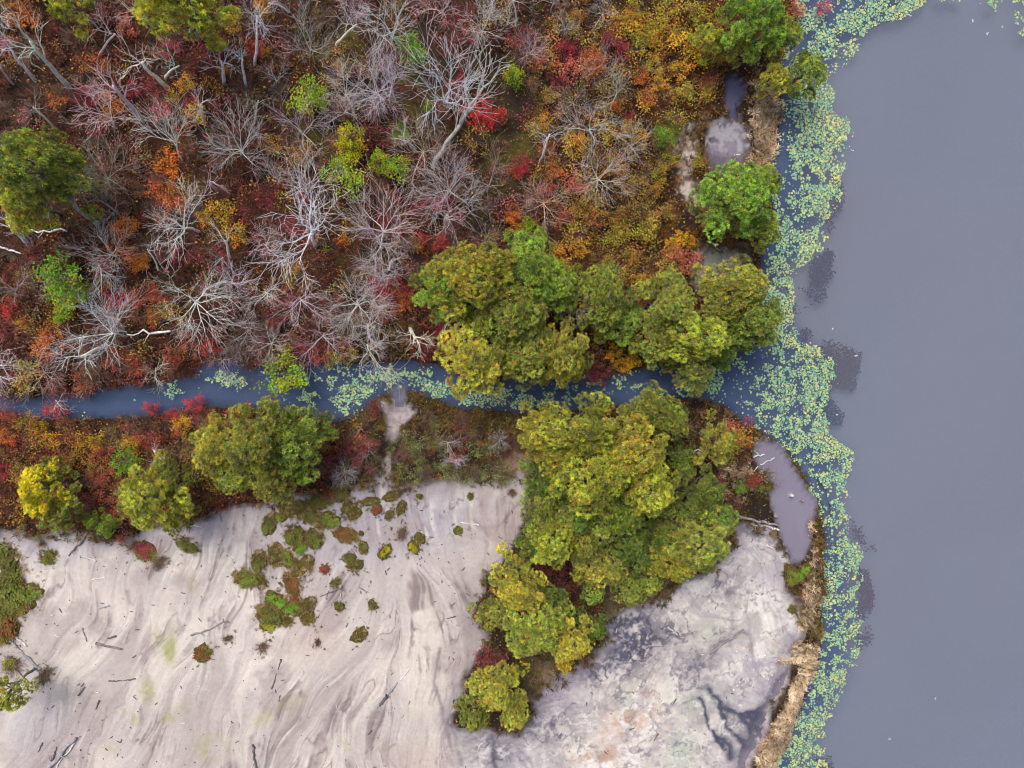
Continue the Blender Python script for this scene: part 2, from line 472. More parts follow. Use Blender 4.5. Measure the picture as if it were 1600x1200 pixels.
streakzone = np.clip(0.3 + 1.1 * S(200, 920, 75, 90) + 1.0 * S(350, 860, 70, 55) + 1.2 * S(690, 950, 100, 130) + 0.9 * S(570, 950, 60, 70) + 0.8 * S(720, 840, 80, 70) + 0.9 * S(500, 1150, 110, 70)
                     + 0.8 * S(240, 1120, 40, 100) + 0.8 * S(100, 900, 60, 70) + 0.7 * S(640, 1170, 60, 40) + 0.5 * S(400, 1080, 80, 60) + 0.9 * S(300, 900, 90, 60) + 0.22, 0, 1)
bundle = sstep(0.34, 0.54, fbm(SX, SY, 1.7, 3, 125)) * streakzone
mot = fbm(SX, SY, 0.8, 4, 161); mot2 = fbm(SX, SY, 2.2, 5, 165, 0.6)
c = np.tile(lin(206, 197, 193), SX.shape + (1,))
c = blend(c, lin(226, 218, 210), sstep(0.42, 0.66, big) * 0.9)
c = blend(c, lin(182, 171, 169), sstep(0.2, 1.7, lobe + 0.4 * wide) * (0.2 + 0.6 * streakzone))
c = blend(c, lin(232, 224, 214), sstep(0.3, 1.6, -lobe + 0.3 * wide) * 0.7)
c = blend(c, lin(184, 180, 194), np.clip(1.2 * S(640, 800, 110, 60) + 0.9 * S(480, 850, 90, 70) + S(60, 850, 90, 25) + S(290, 830, 50, 25) + S(50, 1130, 60, 60) * 0.7, 0, 1) * 0.7)
c = blend(c, lin(176, 172, 188), sstep(0.40, 0.58, mot2) * np.clip(S(560, 810, 110, 60) + S(690, 790, 90, 45) + S(100, 850, 90, 22) + S(300, 835, 60, 20), 0, 1) * 0.6)
c = blend(c, lin(180, 166, 165), sstep(0.50, 0.68, mot2 + 0.03 * wide) * np.clip(streakzone * 1.1, 0, 1) * 0.7)
c = blend(c, lin(166, 151, 151), sstep(0.2, 1.9, wide) * bundle * 0.75)
c = blend(c, lin(132, 117, 121), sstep(0.6, 2.2, mid + 0.4 * wide) * bundle * 0.72)
c = blend(c, lin(228, 221, 216), sstep(0.8, 2.4, -mid) * (0.15 + 0.6 * bundle))
scarp = np.exp(-((wide - 0.55) / 0.10) ** 2) * sstep(0.45, 0.6, fbm(SX, SY, 0.9, 3, 127))
scarp = np.clip(scarp + 0.8 * np.exp(-((lobe - 0.6) / 0.05) ** 2) * sstep(0.4, 0.55, mot), 0, 1)
c = blend(c, lin(124, 108, 116), scarp * (0.2 + 0.5 * bundle))
c = c * (1 + 0.14 * (mot[..., None] - 0.5)) * (1 + 0.05 * fine[..., None] * bundle[..., None])
alg = 1.25 * np.clip(S(260, 985, 14, 30) + S(268, 1015, 8, 20) + 0.9 * S(232, 1075, 10, 18) + 0.8 * S(275, 1115, 26, 12, rot=-35) + 0.6 * S(330, 1165, 28, 20) + 0.5 * S(175, 1165, 12, 12)
              + 0.6 * S(205, 1120, 18, 10, rot=40) + 0.6 * S(430, 1110, 40, 12, rot=-30) + 0.5 * S(530, 1170, 30, 20) + 0.6 * S(640, 1140, 20, 30) + 0.5 * S(300, 920, 10, 30), 0, 1)
c = blend(c, lin(172, 174, 112), np.clip(alg, 0, 1) * sstep(0.36, 0.6, 0.5 * patch + 0.5 * mot + 0.05 * wide) * 0.85)
c = blend(c, lin(205, 180, 168), np.clip(S(490, 1000, 40, 30) + S(650, 1180, 60, 20) * 0.7, 0, 1) * 0.5)
# the mud east of the pines: grey, mottled, with pale patches
t1 = np.abs(fbm(SX, SY, 1.6, 5, 131) - 0.5) * 2; t2 = fbm(SX, SY, 0.5, 4, 141); t3 = fbm(SX, SY, 1.0, 5, 151)
r = np.tile(lin(188, 183, 187), SX.shape + (1,))
r = blend(r, lin(208, 200, 194), np.clip(S(1125, 945, 95, 60) + S(1060, 1000, 60, 40), 0, 1) * 0.8)
r = blend(r, lin(228, 215, 204), np.clip(1.3 * S(1000, 1120, 80, 62) + S(940, 1175, 60, 34), 0, 1) * 0.95)
r = blend(r, lin(176, 170, 180), np.clip(S(870, 1110, 50, 50) + S(1200, 1060, 30, 40), 0, 1) * 0.7)
r = blend(r, lin(214, 206, 202), sstep(0.45, 0.65, big) * 0.8)
pale = np.clip(S(1000, 1110, 80, 60) + 0.8 * S(1180, 960, 50, 50) + 0.8 * S(1170, 1040, 45, 35) + 0.8 * S(1090, 920, 50, 40) + 0.7 * S(940, 1190, 80, 30), 0, 1)
r = blend(r, lin(246, 240, 232), np.clip(pale * 1.2, 0, 1) * sstep(0.36, 0.58, t3))
r = blend(r, lin(196, 156, 130), 1.2 * np.clip(S(1005, 1095, 26, 20) + S(980, 1130, 30, 25) + S(930, 1180, 40, 25) + 0.6 * S(1180, 1000, 40, 20), 0, 1) * sstep(0.46, 0.62, t2) * 0.75)
r = blend(r, lin(186, 200, 178), np.clip(S(1075, 1085, 35, 30) + S(1120, 970, 40, 30) * 0.7 + S(1060, 1170, 30, 30) + 0.8 * S(970, 1090, 20, 20), 0, 1) * sstep(0.4, 0.62, patch) * 0.8)
dark = np.clip(1.3 * S(985, 1000, 55, 42, rot=-35) + 0.8 * S(960, 960, 40, 25) + 0.7 * S(930, 1050, 50, 20) + 0.6 * S(1090, 1040, 40, 25) + 0.9 * S(1170, 825, 40, 14) + 0.7 * S(860, 1130, 50, 30)
               + 0.6 * S(1130, 915, 30, 20) + 0.5 * S(1055, 985, 20, 12) + 0.6 * S(770, 1170, 40, 30), 0, 1)
r = blend(r, lin(92, 92, 112), dark * sstep(0.40, 0.58, 0.55 * t2 + 0.5 * fbm(SX, SY, 0.22, 3, 191) + 0.02 * mid))
t4 = fbm(SX, SY, 0.28, 3, 171); t5 = fbm(SX, SY, 0.9, 5, 181, 0.65)
r = blend(r, lin(166, 158, 168), sstep(0.5, 0.64, t5) * 0.32)
r = blend(r, lin(140, 134, 146), sstep(0.55, 0.70, t4 * 0.6 + t5 * 0.4) * 0.42)
r = blend(r, lin(232, 228, 228), sstep(0.55, 0.70, 1 - t4 * 0.55 - t5 * 0.45) * 0.42)
r = blend(r, lin(150, 142, 154), sstep(0.9, 2.2, mid) * 0.35)
r = r * (1 + 0.05 * fine[..., None])
rid = 1 - np.abs(2 * fbm(SX + 0.5 * (t5 - 0.5), SY + 0.5 * (t3 - 0.5), 0.75, 4, 195, 0.55) - 1)
r = blend(r, lin(112, 106, 122), sstep(0.90, 0.985, rid) * sstep(0.42, 0.58, t3) * 0.6)
rid2 = 1 - np.abs(2 * fbm(SX, SY, 1.1, 5, 197, 0.6) - 1)
r = blend(r, lin(240, 236, 232), sstep(0.92, 0.99, rid2) * sstep(0.4, 0.55, big) * 0.6)
r = blend(r, lin(76, 76, 94), np.clip(dark, 0, 1) * sstep(0.86, 0.97, rid) * 0.9)
def line(pts, w, wo=9):
    P = np.array(pts, float)
    return np.exp(-(seg_dist(SU + wo * (t3 - 0.5) * 2, SV + wo * (t2 - 0.5) * 2, P, False) / w) ** 2)
wetl = np.clip(line([(1105, 1075), (1125, 1105), (1140, 1135), (1160, 1165), (1166, 1210)], 5) + line([(1120, 1148), (1135, 1160), (1142, 1178)], 8) + line([(1090, 1090), (1105, 1130), (1130, 1170)], 3)
               + line([(1130, 1105), (1160, 1120), (1190, 1110)], 8) + line([(1160, 1120), (1180, 1140)], 6) + 1.8 * line([(1228, 1056), (1213, 1086), (1196, 1114), (1178, 1148), (1164, 1215)], 14)
               + 0.5 * line([(1108, 1022), (1130, 1000), (1160, 985)], 4) + 0.7 * line([(710, 1130), (716, 1165), (722, 1215)], 4) + 0.8 * line([(775, 1140), (772, 1200)], 5), 0, 1)
wetl = wetl * sstep(0.24, 0.46, 0.5 * t4 + 0.5 * t5)
r = blend(r, lin(58, 64, 90), wetl * 0.92)
lilac = np.clip(S(1200, 1035, 45, 5, rot=-4) + 0.6 * S(850, 1080, 40, 30) + 0.6 * S(1210, 900, 25, 20), 0, 1)
r = blend(r, lin(168, 152, 176), lilac * 0.6)
c = c * lft[..., None] + r * right[..., None]
rim = line([(688, 1010), (680, 1060), (690, 1100), (700, 1140), (706, 1170)], 3, 4) * lft
c = blend(c, lin(120, 108, 118), rim * 0.6)
# channels and scour marks of the upper flat, cut by running water
cuts = np.clip(line([(660, 820), (650, 838), (664, 848), (676, 838), (670, 820)], 2.5, 3) + line([(640, 768), (650, 800), (662, 830)], 2.5, 3) + line([(680, 802), (700, 812), (714, 800), (716, 785)], 3, 3)
               + line([(735, 808), (752, 820), (762, 850), (755, 880)], 3, 4) + line([(132, 845), (120, 866), (108, 880)], 3, 4) + line([(145, 850), (152, 870), (158, 882)], 3, 4)
               + line([(370, 930), (350, 950), (330, 965)], 3, 4) + line([(196, 905), (205, 950), (212, 985)], 4, 6) + 0.6 * line([(240, 985), (228, 1020), (240, 1060), (232, 1110), (238, 1170), (232, 1215)], 9, 16), 0, 1)
cuts = cuts * sstep(0.35, 0.6, mot)
c = blend(c, lin(150, 134, 142), cuts * 0.5)
wet_m = sstep(0.9, -0.1, SD + 1.6 * (mot2 - 0.5))
c = blend(c, lin(150, 142, 152), wet_m * 0.6)
c = blend(c, lin(104, 92, 80), sstep(0.22, -0.12, SD + 0.5 * (mot - 0.5)) * 0.8)
SZ = height(SX, SY) - 0.02 * lobe * streakzone * lft - 0.012 * scarp + 0.008 * mid * streakzone + 0.006 * wide - 0.035 * cuts - 0.05 * wetl * right + 0.02 * (t3 - 0.5) * right + 0.025 * (big - 0.5)
keep = (SD > -0.25).reshape(-1)
sf = grid_faces(*SX.shape); sf = sf[keep[sf].all(1)]
V_, F_, C_ = compact(np.stack([SX, SY, SZ], -1).reshape(-1, 3), sf, np.clip(c, 0.01, 0.9).reshape(-1, 3) * 0.90)
sand = put('sand_flat', mesh_np('sand_flat', V_, F_, C_, True)); sand.data.materials.append(M_SAND); sand['kind'] = 'structure'
# the mud and sand of the hollow by the marsh pools
mx = np.arange(G(1035, 300)[0], G(1185, 300)[0], SS); my = np.arange(G(1100, 452)[1], G(1100, 176)[1], SS)
MX, MY = np.meshgrid(mx, my); MU, MV = UV(MX, MY)
k1 = fbm(MX, MY, 0.7, 5, 501, 0.6); k2 = fbm(MX, MY, 0.25, 3, 511); k3 = fbm(MX, MY, 1.6, 3, 521)
ms_ = np.tile(lin(196, 180, 174), MX.shape + (1,))
ms_ = blend(ms_, lin(160, 140, 130), sstep(0.46, 0.62, k1)); ms_ = blend(ms_, lin(222, 212, 206), sstep(0.52, 0.66, k2) * 0.6)
dsl = F_POOLS[1](MX, MY) + wob(MX, MY, 0.3, 0.8, 13)
mud = blend(np.tile(lin(150, 145, 162), MX.shape + (1,)), lin(112, 108, 126), sstep(0.44, 0.6, k1)); mud = blend(mud, lin(188, 184, 196), sstep(0.5, 0.64, k3 * 0.5 + k2 * 0.5) * 0.8)
mud = blend(mud, lin(120, 104, 104), spot(MU, MV, 1150, 258, 22, 14) * 0.8)
ms_ = blend(ms_, mud, sstep(-0.1, 0.15, dsl))
ms_ = blend(ms_, lin(160, 166, 158), np.clip(spot(MU, MV, 1120, 405, 26, 18) * 1.3, 0, 1) * 0.8)
dl = np.maximum(d_sand(MX, MY), dsl)
dl = dl + 0.5 * (k1 - 0.5)
km = (dl > -0.2).reshape(-1)
ms_ = blend(ms_, lin(92, 78, 66), sstep(0.45, -0.05, dl + 0.9 * (k2 - 0.5)) * 0.9)
mf = grid_faces(*MX.shape); mf = mf[km[mf].all(1)]
MZ = np.maximum(height(MX, MY), 0.03) + 0.015 * (k1 - 0.5) + 0.012 - 0.3 * sstep(0.0, -0.3, dl)
V_, F_, C_ = compact(np.stack([MX, MY, MZ], -1).reshape(-1, 3), mf, ms_.reshape(-1, 3) * 0.8)
mudf = put('mud_flat', mesh_np('mud_flat', V_, F_, C_, True)); mudf.data.materials.append(M_SAND); mudf['kind'] = 'structure'
def surf(x, y): return hz(x, y)

# ------------------------------------------------------------------ plant shapes shared by copies
def needle_rosette(n, rng, w=0.2, lo=-5, hi=80):
    V = []; F = []
    for k in range(n):
        a = 2 * math.pi * (k + rng.random()) / n * 3.0; e = math.radians(lo + (hi - lo) * rng.random())
        L = 0.75 + 0.5 * rng.random()
        d = np.array([math.cos(a) * math.cos(e), math.sin(a) * math.cos(e), math.sin(e)]) * L
        s = np.cross(d, rng.normal(size=3)); s = s / np.linalg.norm(s) * w * 0.5
        m = d * 0.55 + np.array([0, 0, 0.06])
        i = len(V)
        V += [d * 0.05, m + s, m - s, d]
        F += [(i, i + 1, i + 2), (i + 1, i + 3, i + 2)]
    return np.array(V), np.array(F)

def leaf_proto(w=0.5):
    V = np.array([[0, 0, 0], [0.5, w * 0.5, 0.1], [1, 0, -0.05], [0.5, -w * 0.5, 0.1]])
    V[:, 0] -= 0.5
    return V, np.array([(0, 1, 2), (0, 2, 3)])
LEAF = leaf_proto(0.62)

def twig_fan(n, rng, w=0.035, spread=55, bend=0.25):
    V = []; F = []
    for k in range(n):
        a = 2 * math.pi * rng.random(); e = math.radians(90 - spread * math.sqrt(rng.random()))
        L = 0.6 + 0.5 * rng.random()
        d = np.array([math.cos(a) * math.cos(e), math.sin(a) * math.cos(e), math.sin(e)])
        p0 = np.array([rng.normal() * 0.06, rng.normal() * 0.06, 0])
        p1 = p0 + d * L * 0.5; p2 = p1 + (d + rng.normal(size=3) * bend) * L * 0.5
        s = np.cross(d, [0, 0, 1.0]) + rng.normal(size=3) * 0.3; s = s / np.linalg.norm(s) * w * 0.5
        i = len(V)
        V += [p0 - s, p0 + s, p1 - s * 0.8, p1 + s * 0.8, p2]
        F += [(i, i + 1, i + 3), (i, i + 3, i + 2), (i + 2, i + 3, i + 4)]
        if rng.random() < 0.7:
            q = p1 + (d + rng.normal(size=3) * 0.6) * L * 0.35
            i = len(V); V += [p1 - s * 0.6, p1 + s * 0.6, q]; F.append((i, i + 1, i + 2))
    return np.array(V), np.array(F)

def grass_fan(n, rng, w=0.05, spread=50):
    V = []; F = []
    for k in range(n):
        a = 2 * math.pi * rng.random(); e = math.radians(90 - spread * rng.random())
        L = 0.7 + 0.5 * rng.random()
        d = np.array([math.cos(a) * math.cos(e), math.sin(a) * math.cos(e), math.sin(e)])
        p0 = rng.normal(size=3) * [0.12, 0.12, 0]
        p1 = p0 + d * L * 0.6; p2 = p1 + np.array([d[0], d[1], d[2] - 0.8]) * L * 0.5
        s = np.array([-math.sin(a), math.cos(a), 0]) * w * 0.5
        i = len(V)
        V += [p0 - s, p0 + s, p1 - s, p1 + s, p2]
        F += [(i, i + 1, i + 3), (i, i + 3, i + 2), (i + 2, i + 3, i + 4)]
    return np.array(V), np.array(F)
FANS = [twig_fan(16, NR, 0.05) for _ in range(5)]
FINEFANS = [twig_fan(26, NR, 0.036, 75, 0.4) for _ in range(4)]
GRASS = [grass_fan(16, NR) for _ in range(4)]
ROSES = [needle_rosette(24, NR, 0.2) for _ in range(5)]

# ------------------------------------------------------------------ undergrowth: what nobody could count
def jitter_points(poly_px, spacing, rng):
    P = W(poly_px); lo = P.min(0); hi = P.max(0)
    xs = np.arange(lo[0], hi[0], spacing); ys = np.arange(lo[1], hi[1], spacing)
    A, B = np.meshgrid(xs, ys)
    A = A.ravel() + (rng.random(A.size) - 0.5) * spacing * 1.1; B = B.ravel() + (rng.random(B.size) - 0.5) * spacing * 1.1
    m = sdf(A, B, P) > 0
    return A[m], B[m]

def on_land(A, B, sand_margin=0.0, water_margin=0.1):
    return (d_water(A, B) < -water_margin) & (d_sand(A, B) < -sand_margin) & (d_pool(A, B) < -0.1)

def pick(pal, n, rng, idx):
    return np.array(pal)[idx]

A, B = jitter_points([(-90, -90), (1300, -90), (1300, 1290), (-90, 1290)], 0.29, NR)
m = on_land(A, B, 0.05, 0.08)
A, B = A[m], B[m]
U, V = UV(A, B)
h = height(A, B)
nA = fbm(A, B, 1.6, 3, 201); nB = fbm(A, B, 0.7, 3, 211); nC = fbm(A, B, 3.0, 2, 221); rr = NR.random(len(A))
BROWN = [lin(146, 106, 82), lin(148, 94, 78), lin(108, 76, 56), lin(178, 146, 126), lin(138, 80, 60)]
RUST = [lin(158, 82, 62), lin(166, 68, 66), lin(142, 90, 64), lin(178, 112, 66), lin(124, 80, 56)]
GOLD = [lin(150, 112, 44), lin(122, 92, 48), lin(110, 80, 52), lin(140, 100, 40), lin(118, 104, 52)]
OLIVE = [lin(122, 112, 50), lin(106, 100, 46), lin(132, 118, 70), lin(92, 88, 42), lin(140, 122, 60)]
TAN = [lin(196, 178, 152), lin(178, 158, 132), lin(158, 138, 114), lin(212, 194, 168), lin(142, 124, 100)]
ii = (NR.random(len(A)) * 5).astype(int)
colr = np.array(BROWN)[ii]
east = sstep(760, 960, U) * (V < 620)
colr = np.where((NR.random(len(A)) < east * 0.75)[:, None], np.array(GOLD)[ii], colr)
colr = np.where(((nA > 0.52) & (NR.random(len(A)) < 0.6) & (east < 0.5))[:, None], np.array(RUST)[ii], colr)
colr = np.where(((nC < 0.47) & (U < 860) & (NR.random(len(A)) < 0.4))[:, None], np.array(OLIVE)[ii], colr)
colr = np.where((NR.random(len(A)) < moss(U, V) * 0.85)[:, None], np.array(OLIVE)[ii], colr)
south = (V > 625)
colr = np.where((south & (U < 560) & (rr < 0.45))[:, None], np.array(RUST)[ii], colr)
colr = np.where((south & (U < 560) & (rr > 0.75))[:, None], np.array(GOLD)[ii], colr)
colr = np.where((south & (U >= 540) & (U < 860) & (rr < 0.7))[:, None], np.array(OLIVE)[ii], colr)
colr = np.where((south & (U > 860) & (U < 1180) & (rr < 0.4))[:, None], np.array(OLIVE)[ii], colr)
shore_s = south & (U > 1160) & (V < 1000)
colr = np.where((shore_s & (rr < 0.75))[:, None], np.array(OLIVE)[ii] * 0.8, colr)
tan_m = np.clip(spot(U, V, 1195, 190, 26, 60) * 1.5 + spot(U, V, 1200, 250, 18, 26), 0, 1) + sstep(985, 1000, V) * (U > 1160) + spot(U, V, 1262, 945, 20, 50) + 0.6 * spot(U, V, 1150, 740, 40, 40)
is_tan = NR.random(len(A)) < tan_m
left_iso = south & (U < 90) & (V > 830)
colr = np.where((left_iso & (rr < 0.5))[:, None], np.array(OLIVE)[ii], colr)
gap = np.clip(spot(U, V, 812, 745, 24, 50) * 1.4 + spot(U, V, 985, 905, 36, 24) + spot(U, V, 1058, 205, 30, 30) * 1.2 + spot(U, V, 1085, 335, 14, 30), 0, 1)
keepm = (NR.random(len(A)) > gap) & ~is_tan
low = np.clip(moss(U, V), 0, 1)
def stuff(name, geo, mat):
    o = put(name, geo.mesh(name, mat)); o['kind'] = 'stuff'; return o
g = Geo()
for k in range(5):
    s = keepm & (np.arange(len(A)) % 5 == k) & (nB < 0.62)
    n = s.sum()
    scatter(g, FANS[k] if k < 3 else FINEFANS[k - 1], np.stack([A[s], B[s], h[s] - 0.03], 1), (0.26 + 0.34 * NR.random(n) + 0.25 * (nC[s] - 0.5)) * (1 - 0.4 * low[s]), rotmats(n, NR, 0.5),
            np.c_[colr[s] * (0.45 + 1.4 * NR.random((n, 1)) ** 1.5), np.ones(n)])
tag(stuff('undergrowth', g, M_BRUSH), 'tangled brown and russet brushwood covering the marsh floor', 'undergrowth')
# fallen and still hanging small leaves of the undergrowth
A2, B2 = jitter_points([(-90, -90), (1300, -90), (1300, 1290), (-90, 1290)], 0.165, NR)
m = on_land(A2, B2, 0.1, 0.05); A2, B2 = A2[m], B2[m]
U2, V2 = UV(A2, B2); h2 = height(A2, B2)
q = fbm(A2, B2, 0.9, 3, 231); r2 = NR.random(len(A2))
e2 = sstep(760, 960, U2) * (V2 < 620); s2 = (V2 > 625) & (U2 < 560)
dens = 0.26 + 0.74 * sstep(0.5, 0.68, q) + 0.30 * e2 + 0.2 * s2
k2 = r2 < dens
A2, B2, U2, V2, h2, q, e2, s2 = [a[k2] for a in (A2, B2, U2, V2, h2, q, e2, s2)]
n = len(A2); ii = (NR.random(n) * 5).astype(int)
q3 = fbm(A2, B2, 2.0, 2, 241)
lc = np.array([lin(124, 58, 52), lin(110, 72, 46), lin(150, 76, 62), lin(96, 62, 50), lin(176, 124, 46)])[ii]
lc = np.where((NR.random(n) < e2 * 0.75)[:, None], np.array([lin(176, 134, 40), lin(150, 104, 40), lin(122, 106, 40), lin(134, 84, 40), lin(164, 92, 40)])[ii], lc)
lc = np.where(((q3 > 0.56) & (e2 < 0.5) & (NR.random(n) < 0.7))[:, None], np.array([lin(150, 52, 62), lin(136, 60, 66), lin(170, 70, 66), lin(120, 44, 52), lin(170, 88, 84)])[ii], lc)
lc = np.where(((q3 < 0.45) & (NR.random(n) < 0.30))[:, None], np.array([lin(214, 164, 44)]), lc)
lc = np.where((NR.random(n) < moss(U2, V2) * 0.9)[:, None], np.array([lin(128, 122, 50), lin(110, 108, 42), lin(142, 130, 60), lin(92, 92, 40), lin(150, 130, 60)])[ii], lc)
lc = np.where(((V2 > 610) & (U2 > 540) & (U2 < 1290) & (NR.random(n) < 0.7))[:, None], np.array([lin(128, 118, 56), lin(110, 96, 50), lin(134, 108, 60), lin(92, 88, 42), lin(150, 132, 66)])[ii], lc)
g = Geo()
scatter(g, LEAF, np.stack([A2, B2, h2 + 0.06 + 0.38 * NR.random(n) * (0.4 + q)], 1), 0.07 + 0.08 * NR.random(n), rotmats(n, NR, 1.1), np.c_[lc * (0.8 + 1.0 * NR.random((n, 1))), np.ones(n)])
tag(stuff('leaf_cover', g, M_LEAF), 'small autumn leaves scattered over the marsh undergrowth', 'leaves')
# dry reed grass on the banks
g = Geo()
A3, B3 = jitter_points([(1050, 90), (1300, 90), (1300, 1290), (1050, 1290)], 0.13, NR)
U3, V3 = UV(A3, B3)
tm = np.clip(spot(U3, V3, 1196, 175, 20, 40) * 1.6 + spot(U3, V3, 1190, 235, 22, 34) * 1.5, 0, 1.2)
GR = W([(1232, 1000), (1255, 996), (1276, 1010), (1276, 1040), (1262, 1075), (1250, 1112), (1232, 1156), (1212, 1206), (1196, 1262), (1160, 1262), (1172, 1200), (1180, 1160), (1200, 1125), (1222, 1092), (1236, 1058), (1240, 1036), (1214, 1036), (1215, 1026), (1236, 1026)])
tm += (sdf(A3, B3, GR) + wob(A3, B3, 0.2, 0.5) > 0.10) * 1.2 + spot(U3, V3, 1264, 930, 12, 26) + spot(U3, V3, 1258, 968, 10, 12) * 1.3 + 0.5 * spot(U3, V3, 1140, 735, 35, 35) + 0.6 * spot(U3, V3, 1265, 830, 8, 50) 
m = (NR.random(len(A3)) < tm) & (d_water(A3, B3) < 0.1) & (d_pool(A3, B3) < 0.05)
A3, B3 = A3[m], B3[m]; h3 = np.maximum(height(A3, B3), 0.03); n = len(A3)
ii = (NR.random(n) * 5).astype(int); tn = fbm(A3, B3, 0.8, 2, 251)
tc_ = np.array(TAN)[ii] * (0.5 + 2.2 * tn[:, None])
lean = np.stack([(fbm(A3, B3, 0.8, 2, 261) - 0.5) * 2.6, (fbm(A3, B3, 0.8, 2, 271) - 0.5) * 2.6, np.full(n, 0.7)], 1)
for k in range(4):
    s = np.arange(n) % 4 == k
    scatter(g, GRASS[k], np.stack([A3[s], B3[s], h3[s] - 0.02], 1), 0.24 + 0.2 * NR.random(s.sum()), rotmats(s.sum(), NR, axis=lean[s]), np.c_[tc_[s], np.ones(s.sum())])
tag(stuff('dry_grass', g, M_BRUSH), 'bleached tan reed grass matted along the pond bank', 'grass')
# sedge fringe along the water lines
g = Geo()
A4, B4 = jitter_points([(-60, 170), (1310, 170), (1310, 1110), (-60, 1110)], 0.17, NR)
U4, V4 = UV(A4, B4); dw = d_water(A4, B4); dp = d_pool(A4, B4)
m = ((dw < 0.06) & (dw > -0.55) & (V4 > 600) & (V4 < 1010) & (NR.random(len(A4)) < np.where(U4 > 1150, 0.75, np.where((U4 > 560) & (U4 < 860), 0.6, 0.22))))
m &= (d_sand(A4, B4) < 0) & (dp < -0.02)
m |= (U4 > 590) & (U4 < 850) & (V4 > 604) & (V4 < 668) & (dw < -0.05) & (d_sand(A4, B4) < 0) & (NR.random(len(A4)) < 0.45)
ds4 = d_sand(A4, B4)
m |= (np.abs(ds4 - 0.02) < 0.30) & (dw < -0.3) & (dp < -0.1) & (V4 > 690) & (NR.random(len(A4)) < 0.42 * sstep(0.42, 0.56, fbm(A4, B4, 1.2, 3, 281)))
m |= (np.abs(ds4 - 0.05) < 0.35) & (V4 < 460) & (NR.random(len(A4)) < 0.35)
A4, B4 = A4[m], B4[m]; h4 = np.maximum(height(A4, B4), 0.0); n = len(A4); ii = (NR.random(n) * 5).astype(int)
cc = np.array([lin(116, 100, 46), lin(100, 84, 44), lin(134, 108, 62), lin(84, 72, 38), lin(146, 116, 70)])[ii] * (0.7 + 0.5 * NR.random((n, 1)))
for k in range(4):
    s = np.arange(n) % 4 == k
    scatter(g, GRASS[k], np.stack([A4[s], B4[s], h4[s] - 0.02], 1), 0.24 + 0.22 * NR.random(s.sum()), rotmats(s.sum(), NR, 0.6), np.c_[cc[s], np.ones(s.sum())])
tag(stuff('sedge_fringe', g, M_BRUSH), 'brown and olive sedge fringing the stream and pond edge', 'sedge')

# ------------------------------------------------------------------ where a thing stands, in words
def near_word(u, v):
    marks = [(560, 250, 75, 'by the lime green saplings'), (715, 190, 50, 'beside the leaning dead trunk'), (262, 258, 60, 'beside the vivid orange shrub'), (195, 380, 70, 'by the cluster of orange shrubs'),
             (90, 440, 70, 'by the tall bright green sapling'), (60, 280, 110, 'beside the broad pine in the marsh'), (478, 150, 50, 'by the lone lime sapling'), (1065, 380, 55, 'by the vivid golden shrub'),
             (488, 360, 105, 'around the largest white bare tree'), (1130, 190, 75, 'by the silted marsh pool'), (1120, 400, 55, 'by the small grey pool'), (280, 10, 90, 'beside the yellowish pine over the thicket'),
             (645, 75, 45, 'by the small green sapling'), (805, 115, 45, 'by the tiny lime sapling'), (245, 465, 45, 'by the scarlet and yellow shrubs')]
    for a, b, rr, w in marks:
        if (u - a) ** 2 + (v - b) ** 2 < rr * rr: return w
    if v < 640:
        y = np.interp(u, [p[0] for p in STREAM_N[::-1]][2:], [p[1] for p in STREAM_N[::-1]][2:])
        if u < 1100 and y - v < 75: return 'on the far bank of the lily-strewn stream' if u > 650 else 'on the brushy edge of the stream'
        if u > 1120: return 'on the pond shore above the stream mouth'
        if u > 820: return 'in the golden thicket near the pond'
        if v < 130: return 'deep in the russet thicket' if u < 420 else 'in the thicket around the mossy clearing'
        return 'in the open russet marsh' if u < 420 else 'in the marsh between clearing and stream'
    if u < 130 and v > 850: return 'on the vegetated edge of the sand flat'
    if u < 560: return 'in the thicket between stream and sand flat'
    if u < 800 and v < 780: return 'beside the sandy path to the stream'
    if v > 1000: return 'at the tip of the pine tongue on the sand'
    if u > 1100: return 'on the spit by the inlet pool'
    return 'in the big pine clump south of the stream'

FEATURES = [(700, 210, 'the leaning dead trunk'), (758, 178, 'the vivid red shrub'), (560, 250, 'the lime sapling group'), (480, 150, 'the lone lime sapling'), (264, 260, 'the vivid orange shrub'), (200, 375, 'the orange shrub cluster'),
            (95, 455, 'the tall bright green sapling'), (55, 275, 'the broad marsh pine'), (490, 360, 'the largest white tree'), (1135, 225, 'the silted marsh pool'), (1122, 406, 'the small grey pool'), (1066, 376, 'the vivid golden shrub'),
            (248, 472, 'the scarlet shrub'), (1150, 140, 'the blue marsh pool'), (238, 519, 'the straight fallen trunk'), (615, 625, "the path's stream end"), (895, 480, 'the dead grey pine crown'), (1056, 703, 'the fallen white trunk'),
            (1182, 812, 'the weathered shore trunk'), (860, 890, 'the maroon shrub patch'), (985, 1000, 'the dark mud stain'), (58, 772, 'the golden yellow pine'), (442, 584, 'the sapling over the stream'), (802, 115, 'the tiny lime sapling'),
            (645, 76, 'the small green sapling'), (812, 745, 'the bare sandy gap'), (770, 1030, 'the shrubs at the pine tip'), (600, 735, "the path's sand end"), (35, 1000, 'the bleached stick on the flat'), (128, 361, 'the grey leaning snag')]
ORD = ['', 'second ', 'third ', 'fourth ', 'fifth ', 'sixth ', 'seventh ', 'eighth ', 'ninth ', 'tenth ', 'eleventh ', 'twelfth ', 'thirteenth ', 'fourteenth ', 'fifteenth ', 'sixteenth ']
